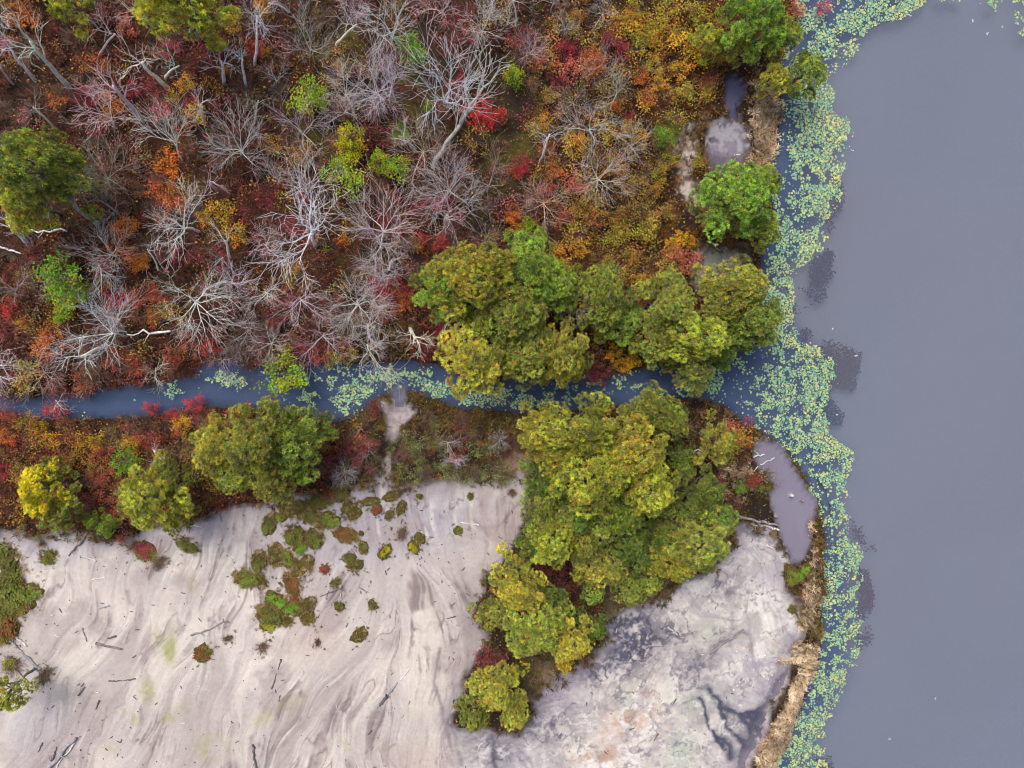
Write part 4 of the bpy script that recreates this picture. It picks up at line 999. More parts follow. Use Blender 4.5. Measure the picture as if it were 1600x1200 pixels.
SHC = {'crimson': (0.36, 0.035, 0.065), 'vivid red': (0.55, 0.06, 0.05), 'maroon': (0.24, 0.055, 0.055), 'rust red': (0.38, 0.10, 0.055), 'salmon': (0.56, 0.17, 0.11), 'orange': (0.62, 0.20, 0.045), 'vivid orange': (0.75, 0.25, 0.025),
       'gold': (0.58, 0.34, 0.03), 'vivid gold': (0.80, 0.48, 0.02), 'ochre': (0.40, 0.25, 0.045), 'yellow-olive': (0.40, 0.32, 0.04), 'pale yellow': (0.58, 0.48, 0.12), 'pink': (0.58, 0.13, 0.20), 'peach': (0.60, 0.26, 0.11), 'grey-green': (0.26, 0.31, 0.10)}
SHRUBS = {
 'crimson': [(712, 142, 19), (720, 128, 12), (885, 80, 16), (872, 120, 15), (955, 62, 17), (972, 82, 12), (172, 126, 17), (140, 152, 16), (210, 140, 15), (330, 76, 18), (585, 446, 16), (612, 452, 20), (640, 470, 18), (692, 508, 18), (165, 415, 14), (420, 310, 14), (700, 524, 16), (5, 735, 15), (90, 612, 15), (985, 186, 10), (180, 470, 16), (730, 20, 14), (300, 160, 12), (815, 258, 14), (1120, 745, 10)],
 'vivid red': [(756, 172, 22), (770, 182, 18), (748, 190, 14), (246, 464, 11), (302, 634, 14), (80, 642, 15), (265, 650, 10), (690, 380, 14), (660, 374, 10), (375, 646, 14), (398, 76, 12), (842, 100, 10), (710, 716, 9), (325, 542, 15), (15, 482, 14), (810, 268, 12), (232, 640, 11)],
 'maroon': [(620, 182, 22), (865, 890, 26), (845, 872, 18), (872, 918, 15), (770, 1030, 24), (755, 1040, 16), (918, 572, 26), (942, 584, 18), (1052, 545, 15), (76, 716, 22), (660, 540, 18), (560, 700, 24), (545, 712, 18), (1010, 690, 16), (1030, 712, 14), (720, 690, 16), (585, 640, 12), (300, 400, 14), (140, 390, 18), (520, 470, 16), (455, 470, 16), (60, 400, 16), (360, 480, 14), (395, 470, 14), (100, 390, 15), (470, 560, 16), (430, 500, 16)],
 'rust red': [(1113, 118, 15), (925, 92, 17), (222, 464, 18), (300, 540, 18), (180, 562, 18), (216, 575, 20), (132, 600, 22), (235, 688, 17), (160, 710, 16), (170, 764, 22), (176, 800, 22), (160, 745, 18), (30, 700, 15), (1178, 752, 13), (500, 555, 16), (540, 545, 14), (340, 520, 14), (270, 560, 16), (700, 545, 16), (720, 455, 12), (440, 470, 16), (610, 480, 18), (670, 470, 14), (240, 500, 14), (410, 540, 14), (10, 650, 14), (855, 240, 12), (650, 250, 16), (850, 300, 16), (880, 340, 14), (900, 200, 12)],
 'salmon': [(1072, 410, 22), (1058, 396, 14), (1140, 670, 14), (1152, 682, 12), (1250, 12, 14), (195, 42, 12), (898, 290, 18), (890, 110, 16)],
 'pink': [(1172, 662, 11), (1290, 8, 10), (690, 318, 16), (708, 340, 16), (10, 70, 14), (250, 175, 14), (262, 320, 14)],
 'orange': [(152, 102, 20), (175, 162, 16), (190, 384, 17), (212, 404, 15), (800, 334, 13), (866, 268, 14), (636, 470, 15), (962, 166, 10), (82, 524, 20), (66, 546, 16), (252, 300, 18), (272, 316, 16), (1010, 155, 12), (560, 690, 10), (10, 682, 14), (1048, 395, 10), (930, 98, 14), (32, 30, 18), (1165, 690, 10), (45, 20, 14), (1000, 120, 12), (90, 160, 12)],
 'vivid orange': [(262, 256, 20), (270, 270, 12), (192, 356, 17), (205, 350, 12), (218, 412, 11), (535, 374, 8), (806, 346, 12)],
 'vivid gold': [(1052, 378, 11), (1066, 372, 11), (1080, 378, 9), (976, 572, 14), (990, 562, 11), (960, 552, 13), (224, 410, 9), (1112, 690, 9)],
 'gold': [(970, 44, 22), (986, 30, 14), (1022, 62, 20), (1012, 40, 14), (1076, 72, 22), (1062, 108, 20), (850, 192, 14), (902, 226, 18), (946, 204, 16), (894, 212, 12), (870, 398, 18), (906, 388, 14), (306, 174, 16), (290, 132, 13), (352, 110, 12), (360, 34, 13), (350, 330, 20), (372, 366, 18), (655, 386, 7), (285, 664, 14), (206, 694, 15), (240, 494, 9), (40, 506, 10), (880, 420, 14), (980, 200, 14), (1000, 218, 14), (940, 520, 14), (120, 690, 12), (150, 690, 14), (60, 670, 14), (415, 78, 9), (410, 8, 10), (270, 150, 10), (320, 340, 12), (550, 500, 8), (80, 690, 12), (1002, 440, 12), (1030, 130, 14)],
 'ochre': [(470, 240, 18), (424, 228, 14), (340, 360, 16), (930, 320, 18), (960, 340, 16), (1000, 330, 16), (905, 330, 14), (960, 260, 18), (990, 290, 16), (1020, 300, 16), (1040, 330, 14), (940, 400, 16), (990, 400, 14), (900, 30, 14), (920, 250, 14), (40, 660, 16), (110, 720, 16), (100, 664, 14), (330, 660, 14), (145, 730, 14), (500, 690, 14), (30, 740, 14), (860, 150, 12)],
 'yellow-olive': [(1024, 44, 16), (1096, 84, 18), (1058, 54, 14), (1000, 64, 18), (1020, 100, 16), (1066, 145, 14), (974, 360, 16), (1010, 360, 18), (1030, 270, 14), (1150, 688, 20), (1130, 712, 18), (960, 370, 16), (1045, 250, 14), (990, 20, 16), (1040, 20, 16), (1086, 20, 18), (1120, 30, 16), (1120, 90, 14), (1104, 140, 10), (1090, 255, 10), (1240, 130, 12), (1214, 90, 14), (545, 556, 14), (520, 560, 14)],
 'pale yellow': [(44, 578, 20), (36, 600, 16), (260, 484, 13), (1070, 142, 12), (1042, 412, 14), (834, 200, 10), (1048, 430, 12)],
 'grey-green': [(645, 690, 18), (652, 706, 12), (682, 660, 9), (634, 738, 16), (652, 744, 12), (704, 738, 17), (724, 746, 15), (690, 728, 10), (770, 736, 18), (792, 742, 14), (748, 742, 12), (534, 742, 16), (548, 730, 12), (610, 700, 10), (660, 728, 12), (740, 700, 14), (690, 700, 12), (760, 700, 12), (665, 690, 10)],
 'peach': [(918, 104, 16), (1104, 345, 10), (250, 340, 12)],
}
GR_SH = 'coloured autumn shrubs'
cnt = 0; named = []
for cn, lst in SHRUBS.items():
    for (u, v, R) in lst:
        z = 0.6 + R * 0.012
        c_ = G(u, v, z); hb = max(surf(c_[0], c_[1]), 0.02); Rm = (R + 2) * (CAM_H - z) / FPX * RS.uniform(1.0, 1.15)
        root = put('autumn_shrub', None)
        root.matrix_world = Matrix.Translation((c_[0], c_[1], hb)) @ Matrix.Rotation(RS.random() * 6.28, 4, 'Z') @ Matrix.Diagonal((Rm, Rm * RS.uniform(0.75, 1.1), Rm * RS.uniform(0.9, 1.3) + 0.25, 1))
        st = cn == 'grey-green' or cn in ('crimson', 'maroon', 'rust red', 'pink', 'ochre') and cnt % 3 == 0
        p = SHS[cnt % 3] if st else SHR[cnt % 4]
        s = put('stems', p['stems'], root); f = put('foliage', p['foliage'], root)
        s.color = (0.26, 0.20, 0.19, 1); k_ = RS.uniform(1.15, 1.5); f.color = tuple(x * k_ for x in SHC[cn]) + (1,)
        named.append((root, u, v, f"{'sparse-leaved' if st else 'leafy'}{' large' if R > 19 else ''}", f"{cn} shrub"))
        cnt += 1
rank_labels(named, 'shrub', GR_SH)

# the thicket's smaller bushes, each one mesh
def bush_proto(seed, nst, ncl, nleaf, fans, stemc):
    rng = np.random.default_rng(seed)
    s, f = leafy_proto(seed, nst, ncl, nleaf, 0.85, 0.11)
    g_ = Geo()
    for V_, F_, C_ in zip(s.V, s.F, s.C): pass
    g_.add(np.concatenate(s.V), np.concatenate(s.F), np.r_[stemc, 1])
    if f.n: g_.add(np.concatenate(f.V), np.concatenate(f.F), np.concatenate(f.C))
    n = fans
    pos = np.c_[rng.normal(size=(n, 2)) * 0.28, np.full(n, 0.12)]
    for k in range(n):
        cc_ = np.r_[np.array(stemc) * (0.7 + 0.7 * rng.random()), 1]
        scatter(g_, FINEFANS[k % 4], pos[k:k + 1], np.array([0.75 + 0.3 * rng.random()]), rotmats(1, rng, 0.7), cc_[None])
    return (g_.mesh('bush', M_BRUSH), np.concatenate(g_.V), np.concatenate(g_.F), np.concatenate(g_.C))
ST1, ST2, ST3 = lin(122, 86, 70), lin(108, 70, 56), lin(136, 114, 100)
BUSH = [bush_proto(600 + k, 16, 12 if k % 2 else 20, 9, 4, (ST1, ST2, ST3)[k % 3]) for k in range(6)]
TWIG = [bush_proto(620 + k, 18, 3, 6, 8, (ST1, ST3, ST2)[k % 3]) for k in range(4)]
ALLB = []
def bushes(poly, n, cols, protos, rlo, rhi, name, labelf, cat, group, seed):
    rs = random.Random(seed); P = np.array(poly, float); tries = 0
    got = []
    while len(got) < n and tries < n * 40:
        tries += 1
        u = rs.uniform(P[:, 0].min(), P[:, 0].max()); v = rs.uniform(P[:, 1].min(), P[:, 1].max())
        if sdf(np.array([u]), np.array([v]), P)[0] < 0: continue
        c_ = G(u, v, 0.5); a_, b_ = np.array([c_[0]]), np.array([c_[1]])
        if not on_land(a_, b_, 0.15, 0.05)[0]: continue
        if any((u - x) ** 2 + (v - y) ** 2 < 17 ** 2 for x, y in got): continue
        if rs.random() < moss(np.array([u]), np.array([v]))[0] * 0.6: continue
        got.append((u, v))
        R = rs.uniform(rlo, rhi) / 30.0
        M = Matrix.Translation((c_[0], c_[1], max(surf(c_[0], c_[1]), 0.02))) @ Matrix.Rotation(rs.random() * 6.28, 4, 'Z') @ Matrix.Diagonal((R, R * rs.uniform(0.8, 1.2), R * rs.uniform(0.8, 1.2) + 0.1, 1))
        cn = rs.choice(list(cols)); k_ = rs.uniform(0.75, 1.25)
        ALLB.append((R, rs.choice(protos), M, tuple(x * k_ for x in cols[cn]) + (1,), name, labelf(cn, u, v), cat, group))
def plant_bushes():
    """the 300 largest of each kind stand as things of their own, the rest join the thicket"""
    rest_ = Geo()
    for name in sorted({b[4] for b in ALLB}):
        lst = sorted([b for b in ALLB if b[4] == name], key=lambda b: -b[0])
        for k, (R, pr_, M, colr_, nm, lab, cat, group) in enumerate(lst):
            if k < 290:
                o = put(nm, pr_[0]); o.matrix_world = M; o.color = colr_; tag(o, lab, cat, group)
            else:
                m_ = np.array(M); C_ = pr_[3].copy(); f_ = C_[:, 3:4] < 0.5
                C_[:, :3] = np.where(f_, C_[:, :3] * np.array(colr_[:3]), C_[:, :3]); C_[:, 3] = 1
                rest_.add(pr_[1] @ m_[:3, :3].T + m_[:3, 3], pr_[2], C_)
    if rest_.n: tag(stuff('small_bushes', rest_, M_BRUSH), 'mass of small low bushes filling the thicket', 'bushes')
RED_C = {'brown-red': (0.24, 0.085, 0.065), 'russet': (0.36, 0.14, 0.065), 'dull crimson': (0.40, 0.06, 0.09), 'dusky pink': (0.44, 0.17, 0.17), 'gold-flecked': (0.50, 0.30, 0.05)}
GOLD_C = {'brown-gold': (0.44, 0.27, 0.055), 'olive-brown': (0.28, 0.22, 0.055), 'dull orange': (0.54, 0.22, 0.055), 'yellow-brown': (0.58, 0.40, 0.06)}
bushes([(-40, -40), (840, -40), (840, 420), (680, 560), (-40, 620)], 230, RED_C, BUSH, 14, 26, 'thicket_bush', lambda c_, u, v: f"low {c_} bush {near_word(u, v)}", 'bush', 'low bushes of the thicket', 1)
bushes([(-40, -40), (860, -40), (860, 420), (680, 560), (-40, 620)], 150, {'': (0.3, 0.2, 0.17)}, TWIG, 16, 30, 'twiggy_bush', lambda c_, u, v: f"leafless grey-brown twiggy bush {near_word(u, v)}", 'twiggy bush', 'leafless bushes of the thicket', 2)
bushes([(830, -40), (1180, -40), (1110, 190), (1060, 200), (1060, 360), (1080, 450), (860, 440), (820, 300)], 110, GOLD_C, BUSH, 13, 24, 'thicket_bush', lambda c_, u, v: f"low {c_} bush {near_word(u, v)}", 'bush', 'low bushes of the thicket', 3)
bushes([(-40, 650), (330, 645), (520, 660), (560, 740), (300, 800), (100, 830), (-40, 820)], 110, {**RED_C, **GOLD_C}, BUSH, 12, 22, 'thicket_bush', lambda c_, u, v: f"low {c_} bush {near_word(u, v)}", 'bush', 'low bushes of the thicket', 4)
bushes([(560, 640), (830, 650), (810, 740), (620, 740), (520, 750)], 30, {'olive': (0.20, 0.20, 0.05), 'olive-brown': (0.22, 0.16, 0.06), 'brown-red': (0.24, 0.09, 0.07)}, BUSH + TWIG[:2], 12, 20, 'thicket_bush', lambda c_, u, v: f"low {c_} bush {near_word(u, v)}", 'bush', 'low bushes of the thicket', 5)
bushes([(830, 640), (1180, 660), (1200, 760), (1130, 860), (980, 940), (900, 1010), (760, 1080), (750, 930), (830, 850)], 60, {'brown-red': (0.22, 0.09, 0.06), 'olive': (0.18, 0.19, 0.05), 'olive-brown': (0.22, 0.17, 0.05)}, BUSH, 12, 22, 'thicket_bush', lambda c_, u, v: f"low {c_} bush {near_word(u, v)}", 'bush', 'low bushes of the thicket', 6)
plant_bushes()

# ------------------------------------------------------------------ vegetated hummocks on the sand
def hummock_proto(seed, greens):
    rng = np.random.default_rng(seed)
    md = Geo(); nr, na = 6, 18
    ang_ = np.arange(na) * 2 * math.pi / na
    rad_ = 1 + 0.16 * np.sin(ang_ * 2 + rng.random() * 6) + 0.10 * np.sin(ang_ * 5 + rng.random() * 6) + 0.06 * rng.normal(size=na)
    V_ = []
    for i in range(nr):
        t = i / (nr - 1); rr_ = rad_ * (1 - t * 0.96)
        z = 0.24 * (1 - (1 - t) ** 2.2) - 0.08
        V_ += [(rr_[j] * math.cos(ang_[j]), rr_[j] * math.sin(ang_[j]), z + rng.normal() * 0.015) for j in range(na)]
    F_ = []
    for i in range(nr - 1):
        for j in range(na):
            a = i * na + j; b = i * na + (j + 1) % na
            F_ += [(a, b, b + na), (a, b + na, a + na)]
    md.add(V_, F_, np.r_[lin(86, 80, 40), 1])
    sd_ = Geo(); n = 60
    a = rng.random(n) * 6.283; rr_ = np.sqrt(rng.random(n)) * 0.95
    pos = np.stack([rr_ * np.cos(a), rr_ * np.sin(a), 0.02 + 0.16 * (1 - rr_)], 1)
    cols = np.array([lin(122, 114, 50), lin(98, 94, 42), lin(150, 130, 80), lin(166, 140, 104), lin(112, 88, 56)])[(rng.random(n) * 5).astype(int)] * (0.7 + 1.0 * rng.random((n, 1)))
    for k in range(4):
        s = np.arange(n) % 4 == k
        scatter(sd_, GRASS[k], pos[s], 0.30 + 0.2 * rng.random(s.sum()), rotmats(s.sum(), rng, 0.8), np.c_[cols[s], np.ones(s.sum())])
    lf = Geo(); nc = 9
    for k in range(nc):
        a_ = rng.random() * 6.283; q_ = math.sqrt(rng.random()) * 0.62
        nn = 34; b_ = 0.75 + 0.5 * rng.random()
        p_ = np.array([q_ * math.cos(a_), q_ * math.sin(a_), 0.34]) + rng.normal(size=(nn, 3)) * [0.15, 0.15, 0.09]
        C_ = np.c_[b_ * (0.75 + 0.5 * rng.random((nn, 3))), np.zeros(nn)]
        scatter(lf, LEAF, p_, 0.16 + 0.08 * rng.random(nn), rotmats(nn, rng, 0.9), C_)
    return dict(mound=md.mesh('mound', M_BRUSH, True), sedge=sd_.mesh('sedge', M_BRUSH), leaves=lf.mesh('leaves', M_LEAF))
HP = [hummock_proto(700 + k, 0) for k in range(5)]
HC = {'brown sedge': None, 'green-leaved': (0.24, 0.30, 0.05), 'yellow-leaved': (0.46, 0.44, 0.03), 'olive': (0.20, 0.22, 0.05), 'red-leaved': (0.40, 0.09, 0.08), 'bright green': (0.22, 0.40, 0.04), 'grey twiggy': None, 'tan grass': None, 'rust-leaved': (0.30, 0.15, 0.05)}
HUM = [(14, 905, 26, 'olive'), (30, 935, 24, 'green-leaved'), (46, 925, 16, 'green-leaved'), (14, 950, 22, 'olive'), (75, 870, 15, 'olive'), (294, 852, 18, 'olive'), (226, 862, 16, 'red-leaved'), (250, 878, 11, 'grey twiggy'), (532, 771, 13, 'olive'), (548, 797, 19, 'brown sedge'), (578, 784, 11, 'brown sedge'), (588, 797, 8, 'red-leaved'), (612, 775, 10, 'brown sedge'),
       (608, 806, 9, 'brown sedge'), (627, 794, 11, 'brown sedge'), (628, 834, 13, 'grey twiggy'), (540, 836, 17, 'rust-leaved'), (564, 834, 5, 'olive'), (567, 856, 9, 'olive'), (601, 863, 11, 'yellow-leaved'), (646, 856, 12, 'yellow-leaved'), (656, 842, 11, 'brown sedge'),
       (420, 820, 17, 'olive'), (435, 808, 9, 'bright green'), (474, 797, 18, 'brown sedge'), (446, 792, 15, 'brown sedge'), (500, 783, 18, 'olive'), (510, 813, 17, 'green-leaved'), (486, 810, 14, 'olive'), (462, 838, 20, 'olive'), (490, 842, 18, 'olive'), (468, 855, 13, 'bright green'),
       (405, 878, 19, 'olive'), (430, 868, 19, 'brown sedge'), (450, 875, 17, 'green-leaved'), (472, 886, 18, 'brown sedge'), (384, 904, 20, 'green-leaved'), (404, 905, 16, 'brown sedge'), (508, 890, 9, 'red-leaved'), (553, 884, 13, 'brown sedge'), (545, 872, 9, 'olive'), (716, 829, 8, 'green-leaved'),
       (656, 776, 6, 'olive'), (456, 916, 19, 'rust-leaved'), (430, 938, 17, 'bright green'), (456, 948, 15, 'bright green'), (420, 960, 18, 'olive'), (476, 950, 18, 'brown sedge'), (418, 978, 13, 'yellow-leaved'), (442, 968, 17, 'brown sedge'), (462, 938, 12, 'red-leaved'), (480, 966, 14, 'brown sedge'),
       (561, 993, 13, 'brown sedge'), (582, 946, 9, 'olive'), (530, 948, 8, 'olive'), (524, 910, 9, 'olive'), (316, 1022, 16, 'rust-leaved'), (356, 998, 9, 'grey twiggy'), (410, 1012, 10, 'grey twiggy'), (496, 1004, 7, 'grey twiggy'), (8, 870, 24, 'olive'), (10, 985, 20, 'rust-leaved'), (68, 1058, 18, 'grey twiggy'),
       (20, 1040, 20, 'grey twiggy'), (1236, 900, 15, 'green-leaved'), (1254, 896, 14, 'bright green'), (1240, 952, 9, 'olive'), (1258, 973, 9, 'tan grass'), (1280, 986, 12, 'brown sedge'), (1196, 762, 11, 'green-leaved'), (800, 770, 8, 'grey twiggy'), (735, 776, 7, 'olive'), (210, 850, 9, 'grey twiggy'), (246, 884, 9, 'grey twiggy')]
named = []
for k, (u, v, R, kind) in enumerate(HUM):
    c_ = G(u, v, 0.3); hb = max(surf(c_[0], c_[1]), 0.05); Rm = R / 30.0 * 1.05
    root = put('sedge_hummock', None)
    root.matrix_world = Matrix.Translation((c_[0], c_[1], hb)) @ Matrix.Rotation(RS.random() * 6.28, 4, 'Z') @ Matrix.Diagonal((Rm * RS.uniform(0.85, 1.3), Rm * RS.uniform(0.65, 1.05), max(Rm, 0.4) * RS.uniform(0.5, 0.75), 1))
    p = HP[k % 5]
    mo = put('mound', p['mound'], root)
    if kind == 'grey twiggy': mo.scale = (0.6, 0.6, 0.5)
    if kind == 'grey twiggy':
        tw = put('twigs', TWIG[1][0], root); tw.color = (0.3, 0.28, 0.28, 1); tw['kind'] = 'stuff'; tw.scale = (1.15, 1.15, 1.0)
    else:
        put('sedge', p['sedge'], root)
        if HC[kind]:
            lf = put('leaves', p['leaves'], root); lf.color = HC[kind] + (1,)
    named.append((root, u, v, f"{'tiny' if R < 10 else ('small' if R < 15 else 'large')} {kind}", 'hummock'))
FEATURES += [(95, 1180, 'the thick split log'), (328, 982, 'the forked branch on sand'), (316, 1022, 'the lone round hummock'), (733, 818, 'the thin white stick'), (170, 1010, 'the pale-tipped log'), (308, 822, 'the white rooted stump'),
             (460, 838, 'the islet cluster centre'), (600, 1095, 'the thick dark log'), (601, 863, 'the yellow-leaved islet'), (508, 890, 'the small red islet')]
rank_labels(named, 'hummock', 'vegetated hummocks on the sand')
g = Geo()
hp = np.concatenate([np.c_[G(u, v, 0.2)[0] + NR.normal(size=R) * R / 30 * 0.9, G(u, v, 0.2)[1] + NR.normal(size=R) * R / 30 * 0.9] for (u, v, R, kind) in HUM])
hp = hp[(d_water(hp[:, 0], hp[:, 1]) < -0.2) & (d_pool(hp[:, 0], hp[:, 1]) < -0.1)]; n = len(hp)
hc = np.array([lin(112, 104, 48), lin(92, 84, 44), lin(134, 116, 74), lin(108, 88, 60)])[(NR.random(n) * 4).astype(int)] * (0.6 + 0.8 * NR.random((n, 1)))
for k in range(4):
    sl = np.arange(n) % 4 == k
    scatter(g, GRASS[k], np.c_[hp[sl], height(hp[sl, 0], hp[sl, 1]) - 0.03], 0.09 + 0.14 * NR.random(sl.sum()), rotmats(sl.sum(), NR, 0.7), np.c_[hc[sl], np.ones(sl.sum())])
tag(stuff('sedge_sprigs', g, M_BRUSH), 'thin sedge sprigs straggling round the hummocks', 'sedge')

# ------------------------------------------------------------------ driftwood and fallen trunks
def log_mesh(L, r, seed, stubs, broken=True):
    rng = np.random.default_rng(seed); n = 8
    pts = [np.array([(k / n - 0.5) * L, rng.normal() * L * 0.022, rng.normal() * r * 0.25 + r * 0.6]) for k in range(n + 1)]
    rad = [r * (1.05 - 0.5 * k / n) * (1 + 0.14 * rng.normal()) for k in range(n + 1)]
    g_ = Geo(); V_, F_ = tube(pts, rad, 7); g_.add(V_, F_)
    for k in range(stubs):
        i = rng.integers(2, n); a = rng.random() * 3.14; d = np.array([0.5, math.cos(a) * 0.9, 0.25 + 0.4 * math.sin(a)])
        d /= np.linalg.norm(d); l_ = L * (0.08 + 0.22 * rng.random())
        V_, F_ = tube([pts[i], pts[i] + d * l_ * 0.5, pts[i] + d * l_ + rng.normal(size=3) * 0.05 * L], [rad[i] * 0.5, rad[i] * 0.32, rad[i] * 0.12], 5); g_.add(V_, F_)
    return g_.mesh('driftwood', M_BARK, True)
BW, BG, BD = (0.72, 0.71, 0.72), (0.36, 0.35, 0.38), (0.17, 0.15, 0.16)
LOGS = [(70, 1206, 121, 1152, 9, 'silver-grey', BG, 2, 'thick long split log on the bare sand'), (82, 1204, 118, 1160, 4, 'white', BW, 0, 'thin bleached strip lying along the thick split log'), (150, 1005, 190, 1014, 5, 'brown', (0.26, 0.22, 0.22), 1, 'dark log with pale tip on open sand'),
        (168, 997, 181, 994, 4, 'dark', BD, 1, 'short dark stick beside the pale-tipped log'), (22, 990, 42, 1010, 5, 'white', BW, 0, 'straight bleached stick at the sand flat margin'), (16, 1000, 63, 1046, 6, 'grey', BG, 4, 'gnarled grey log at the sand flat margin'),
        (299, 994, 357, 970, 4, 'grey', (0.3, 0.28, 0.28), 4, 'forked branch by the lone round hummock'), (60, 1175, 67, 1160, 3, 'dark', BD, 0, 'small dark stick near the split log'), (82, 1188, 89, 1166, 3, 'dark', BD, 0, 'dark stick touching the split log'), (593, 1102, 606, 1086, 8, 'dark', (0.14, 0.14, 0.17), 1, 'thick dark log on the lower sand'),
        (606, 1084, 622, 1066, 5, 'grey', BG, 2, 'grey broken piece next to the thick dark log'), (626, 1062, 640, 1044, 4, 'pale', BW, 2, 'pale broken piece up-slope of the dark log'), (425, 1076, 432, 1052, 3, 'dark', BD, 0, 'thin dark stick in a line of sticks'), (434, 1046, 440, 1030, 3, 'dark', BD, 0, 'short dark stick ending a line of sticks'),
        (394, 1163, 402, 1206, 5, 'dark', BD, 1, 'dark half-buried log by the sand crest'), (575, 1148, 581, 1140, 4, 'dark', BD, 0, 'single dark stub on the smooth sand'), (1148, 806, 1216, 820, 7, 'grey', (0.34, 0.33, 0.36), 3, 'weathered grey trunk reaching into the inlet pool'), (1170, 818, 1216, 826, 5, 'white', BW, 2, 'bleached limb beside the weathered grey trunk'),
        (1170, 716, 1196, 711, 5, 'white', BW, 1, 'white log at the head of the inlet pool'), (1190, 728, 1212, 716, 3, 'white', BW, 0, 'thin white stick in the inlet pool'), (1179, 704, 1187, 710, 3, 'white', BW, 0, 'tiny white stick above the white log'), (1178, 736, 1184, 728, 3, 'white', BW, 0, 'tiny white stick on the inlet pool margin'),
        (1176, 854, 1188, 868, 3, 'white', BW, 1, 'curved white stick on grey mud'), (1198, 852, 1210, 858, 3, 'white', BW, 1, 'white stick near the inlet pool mud'), (1108, 1022, 1162, 983, 4, 'grey', (0.3, 0.28, 0.3), 1, 'long half-buried grey branch on the mud'), (1043, 979, 1058, 992, 3, 'white', BW, 1, 'white stick by the dark mud stain'),
        (1146, 243, 1155, 243, 4, 'white', BW, 0, 'white log on the silted marsh pool'), (1112, 380, 1118, 384, 4, 'white', BW, 1, 'curved white driftwood above the grey pool'), (1119, 386, 1127, 392, 4, 'white', BW, 0, 'straight white driftwood above the grey pool'), (108, 868, 134, 840, 4, 'dark', (0.16, 0.14, 0.15), 2, 'dark log under the vegetation margin of the sand'),
        (128, 868, 152, 876, 4, 'white', BW, 3, 'bleached tangled limb beside a scour channel'), (300, 820, 316, 823, 4, 'white', BW, 3, 'white stump with roots on wet sand'), (343, 800, 346, 814, 4, 'grey', BG, 2, 'grey stump at the flat margin'), (718, 816, 748, 820, 3, 'white', BW, 1, 'thin white stick on wet sand below the path'),
        (1020, 706, 1092, 699, 5, 'white', BW, 4, 'fallen white branched trunk among the pines'), (205, 521, 272, 517, 5, 'silver', WHITE, 1, 'straight fallen trunk lying in the marsh'), (-6, 383, 42, 397, 5, 'white', WHITE, 1, 'fallen white trunk at the thicket edge'), (40, 363, 112, 362, 4, 'white', WHITE, 1, 'thin pale fallen pole beneath the broad pine'),
        (170, 1064, 190, 1063, 3, 'dark', BD, 0, 'short dark stick lying level on sand'), (192, 1063, 212, 1061, 3, 'dark', BD, 1, 'broken dark stick beside a level stick'), (122, 1086, 133, 1073, 3, 'dark', BD, 1, 'dark crooked stick on the braided sand'), (150, 1108, 155, 1094, 3, 'dark', BD, 0, 'curved dark stick on braided sand'),
        (142, 906, 165, 902, 3, 'white', BW, 1, 'thin white curved stick on the upper sand'), (150, 952, 172, 946, 3, 'grey', BG, 1, 'grey stick in the upper braided sand'), (562, 918, 575, 925, 3, 'grey', BG, 1, 'grey stick trailing from a small hummock'), (500, 932, 532, 920, 3, 'dark', BD, 2, 'dark twig line between islets'), (130, 981, 136, 1002, 3, 'dark', BD, 0, 'dark stick aligned with the flow marks'),
        (698, 966, 712, 963, 3, 'dark', BD, 0, 'dark stick on the streaked mauve sand'), (788, 1140, 792, 1150, 3, 'dark', BD, 0, 'dark stub by the pine tongue'), (1052, 1100, 1056, 1092, 3, 'dark', BD, 0, 'dark twig on pale mud'), (983, 1140, 992, 1137, 3, 'brown', (0.2, 0.15, 0.12), 0, 'brown chip on rusty mud'), (1022, 1158, 1028, 1146, 4, 'brown', (0.3, 0.2, 0.15), 0, 'brown wood piece on rusty mud'),
        (835, 947, 876, 968, 3, 'white', BW, 2, 'white dead branch lying on a pine'), (1285, 1182, 1287, 1176, 2, 'dark', BD, 0, 'dark twig at the lily edge')]
for k, (a, b, c2, d2, w, nm, colr_, stubs, lab) in enumerate(LOGS):
    if lab.endswith('lily edge') or lab.endswith('on a pine'): continue
    p = G(a, b, 0.2); q_ = G(c2, d2, 0.2); L = float(np.hypot(*(q_ - p)[:2])); r_ = w / 80.0
    mid_ = (p + q_) / 2
    z = max(surf(mid_[0], mid_[1]), 0.02) + (0.35 if 'marsh' in lab or 'thicket' in lab or 'among the pines' in lab or 'broad pine' in lab else 0.0)
    if 'among the pines' in lab: z += 0.3
    o = put('driftwood_log', log_mesh(L, r_, 900 + k, stubs))
    o.location = (mid_[0], mid_[1], z); o.rotation_euler = (0, 0, math.atan2(q_[1] - p[1], q_[0] - p[0]) + (math.pi if k % 2 else 0)); o.color = colr_ + (1,)
    tag(o, lab, 'log', 'driftwood and fallen trunks')
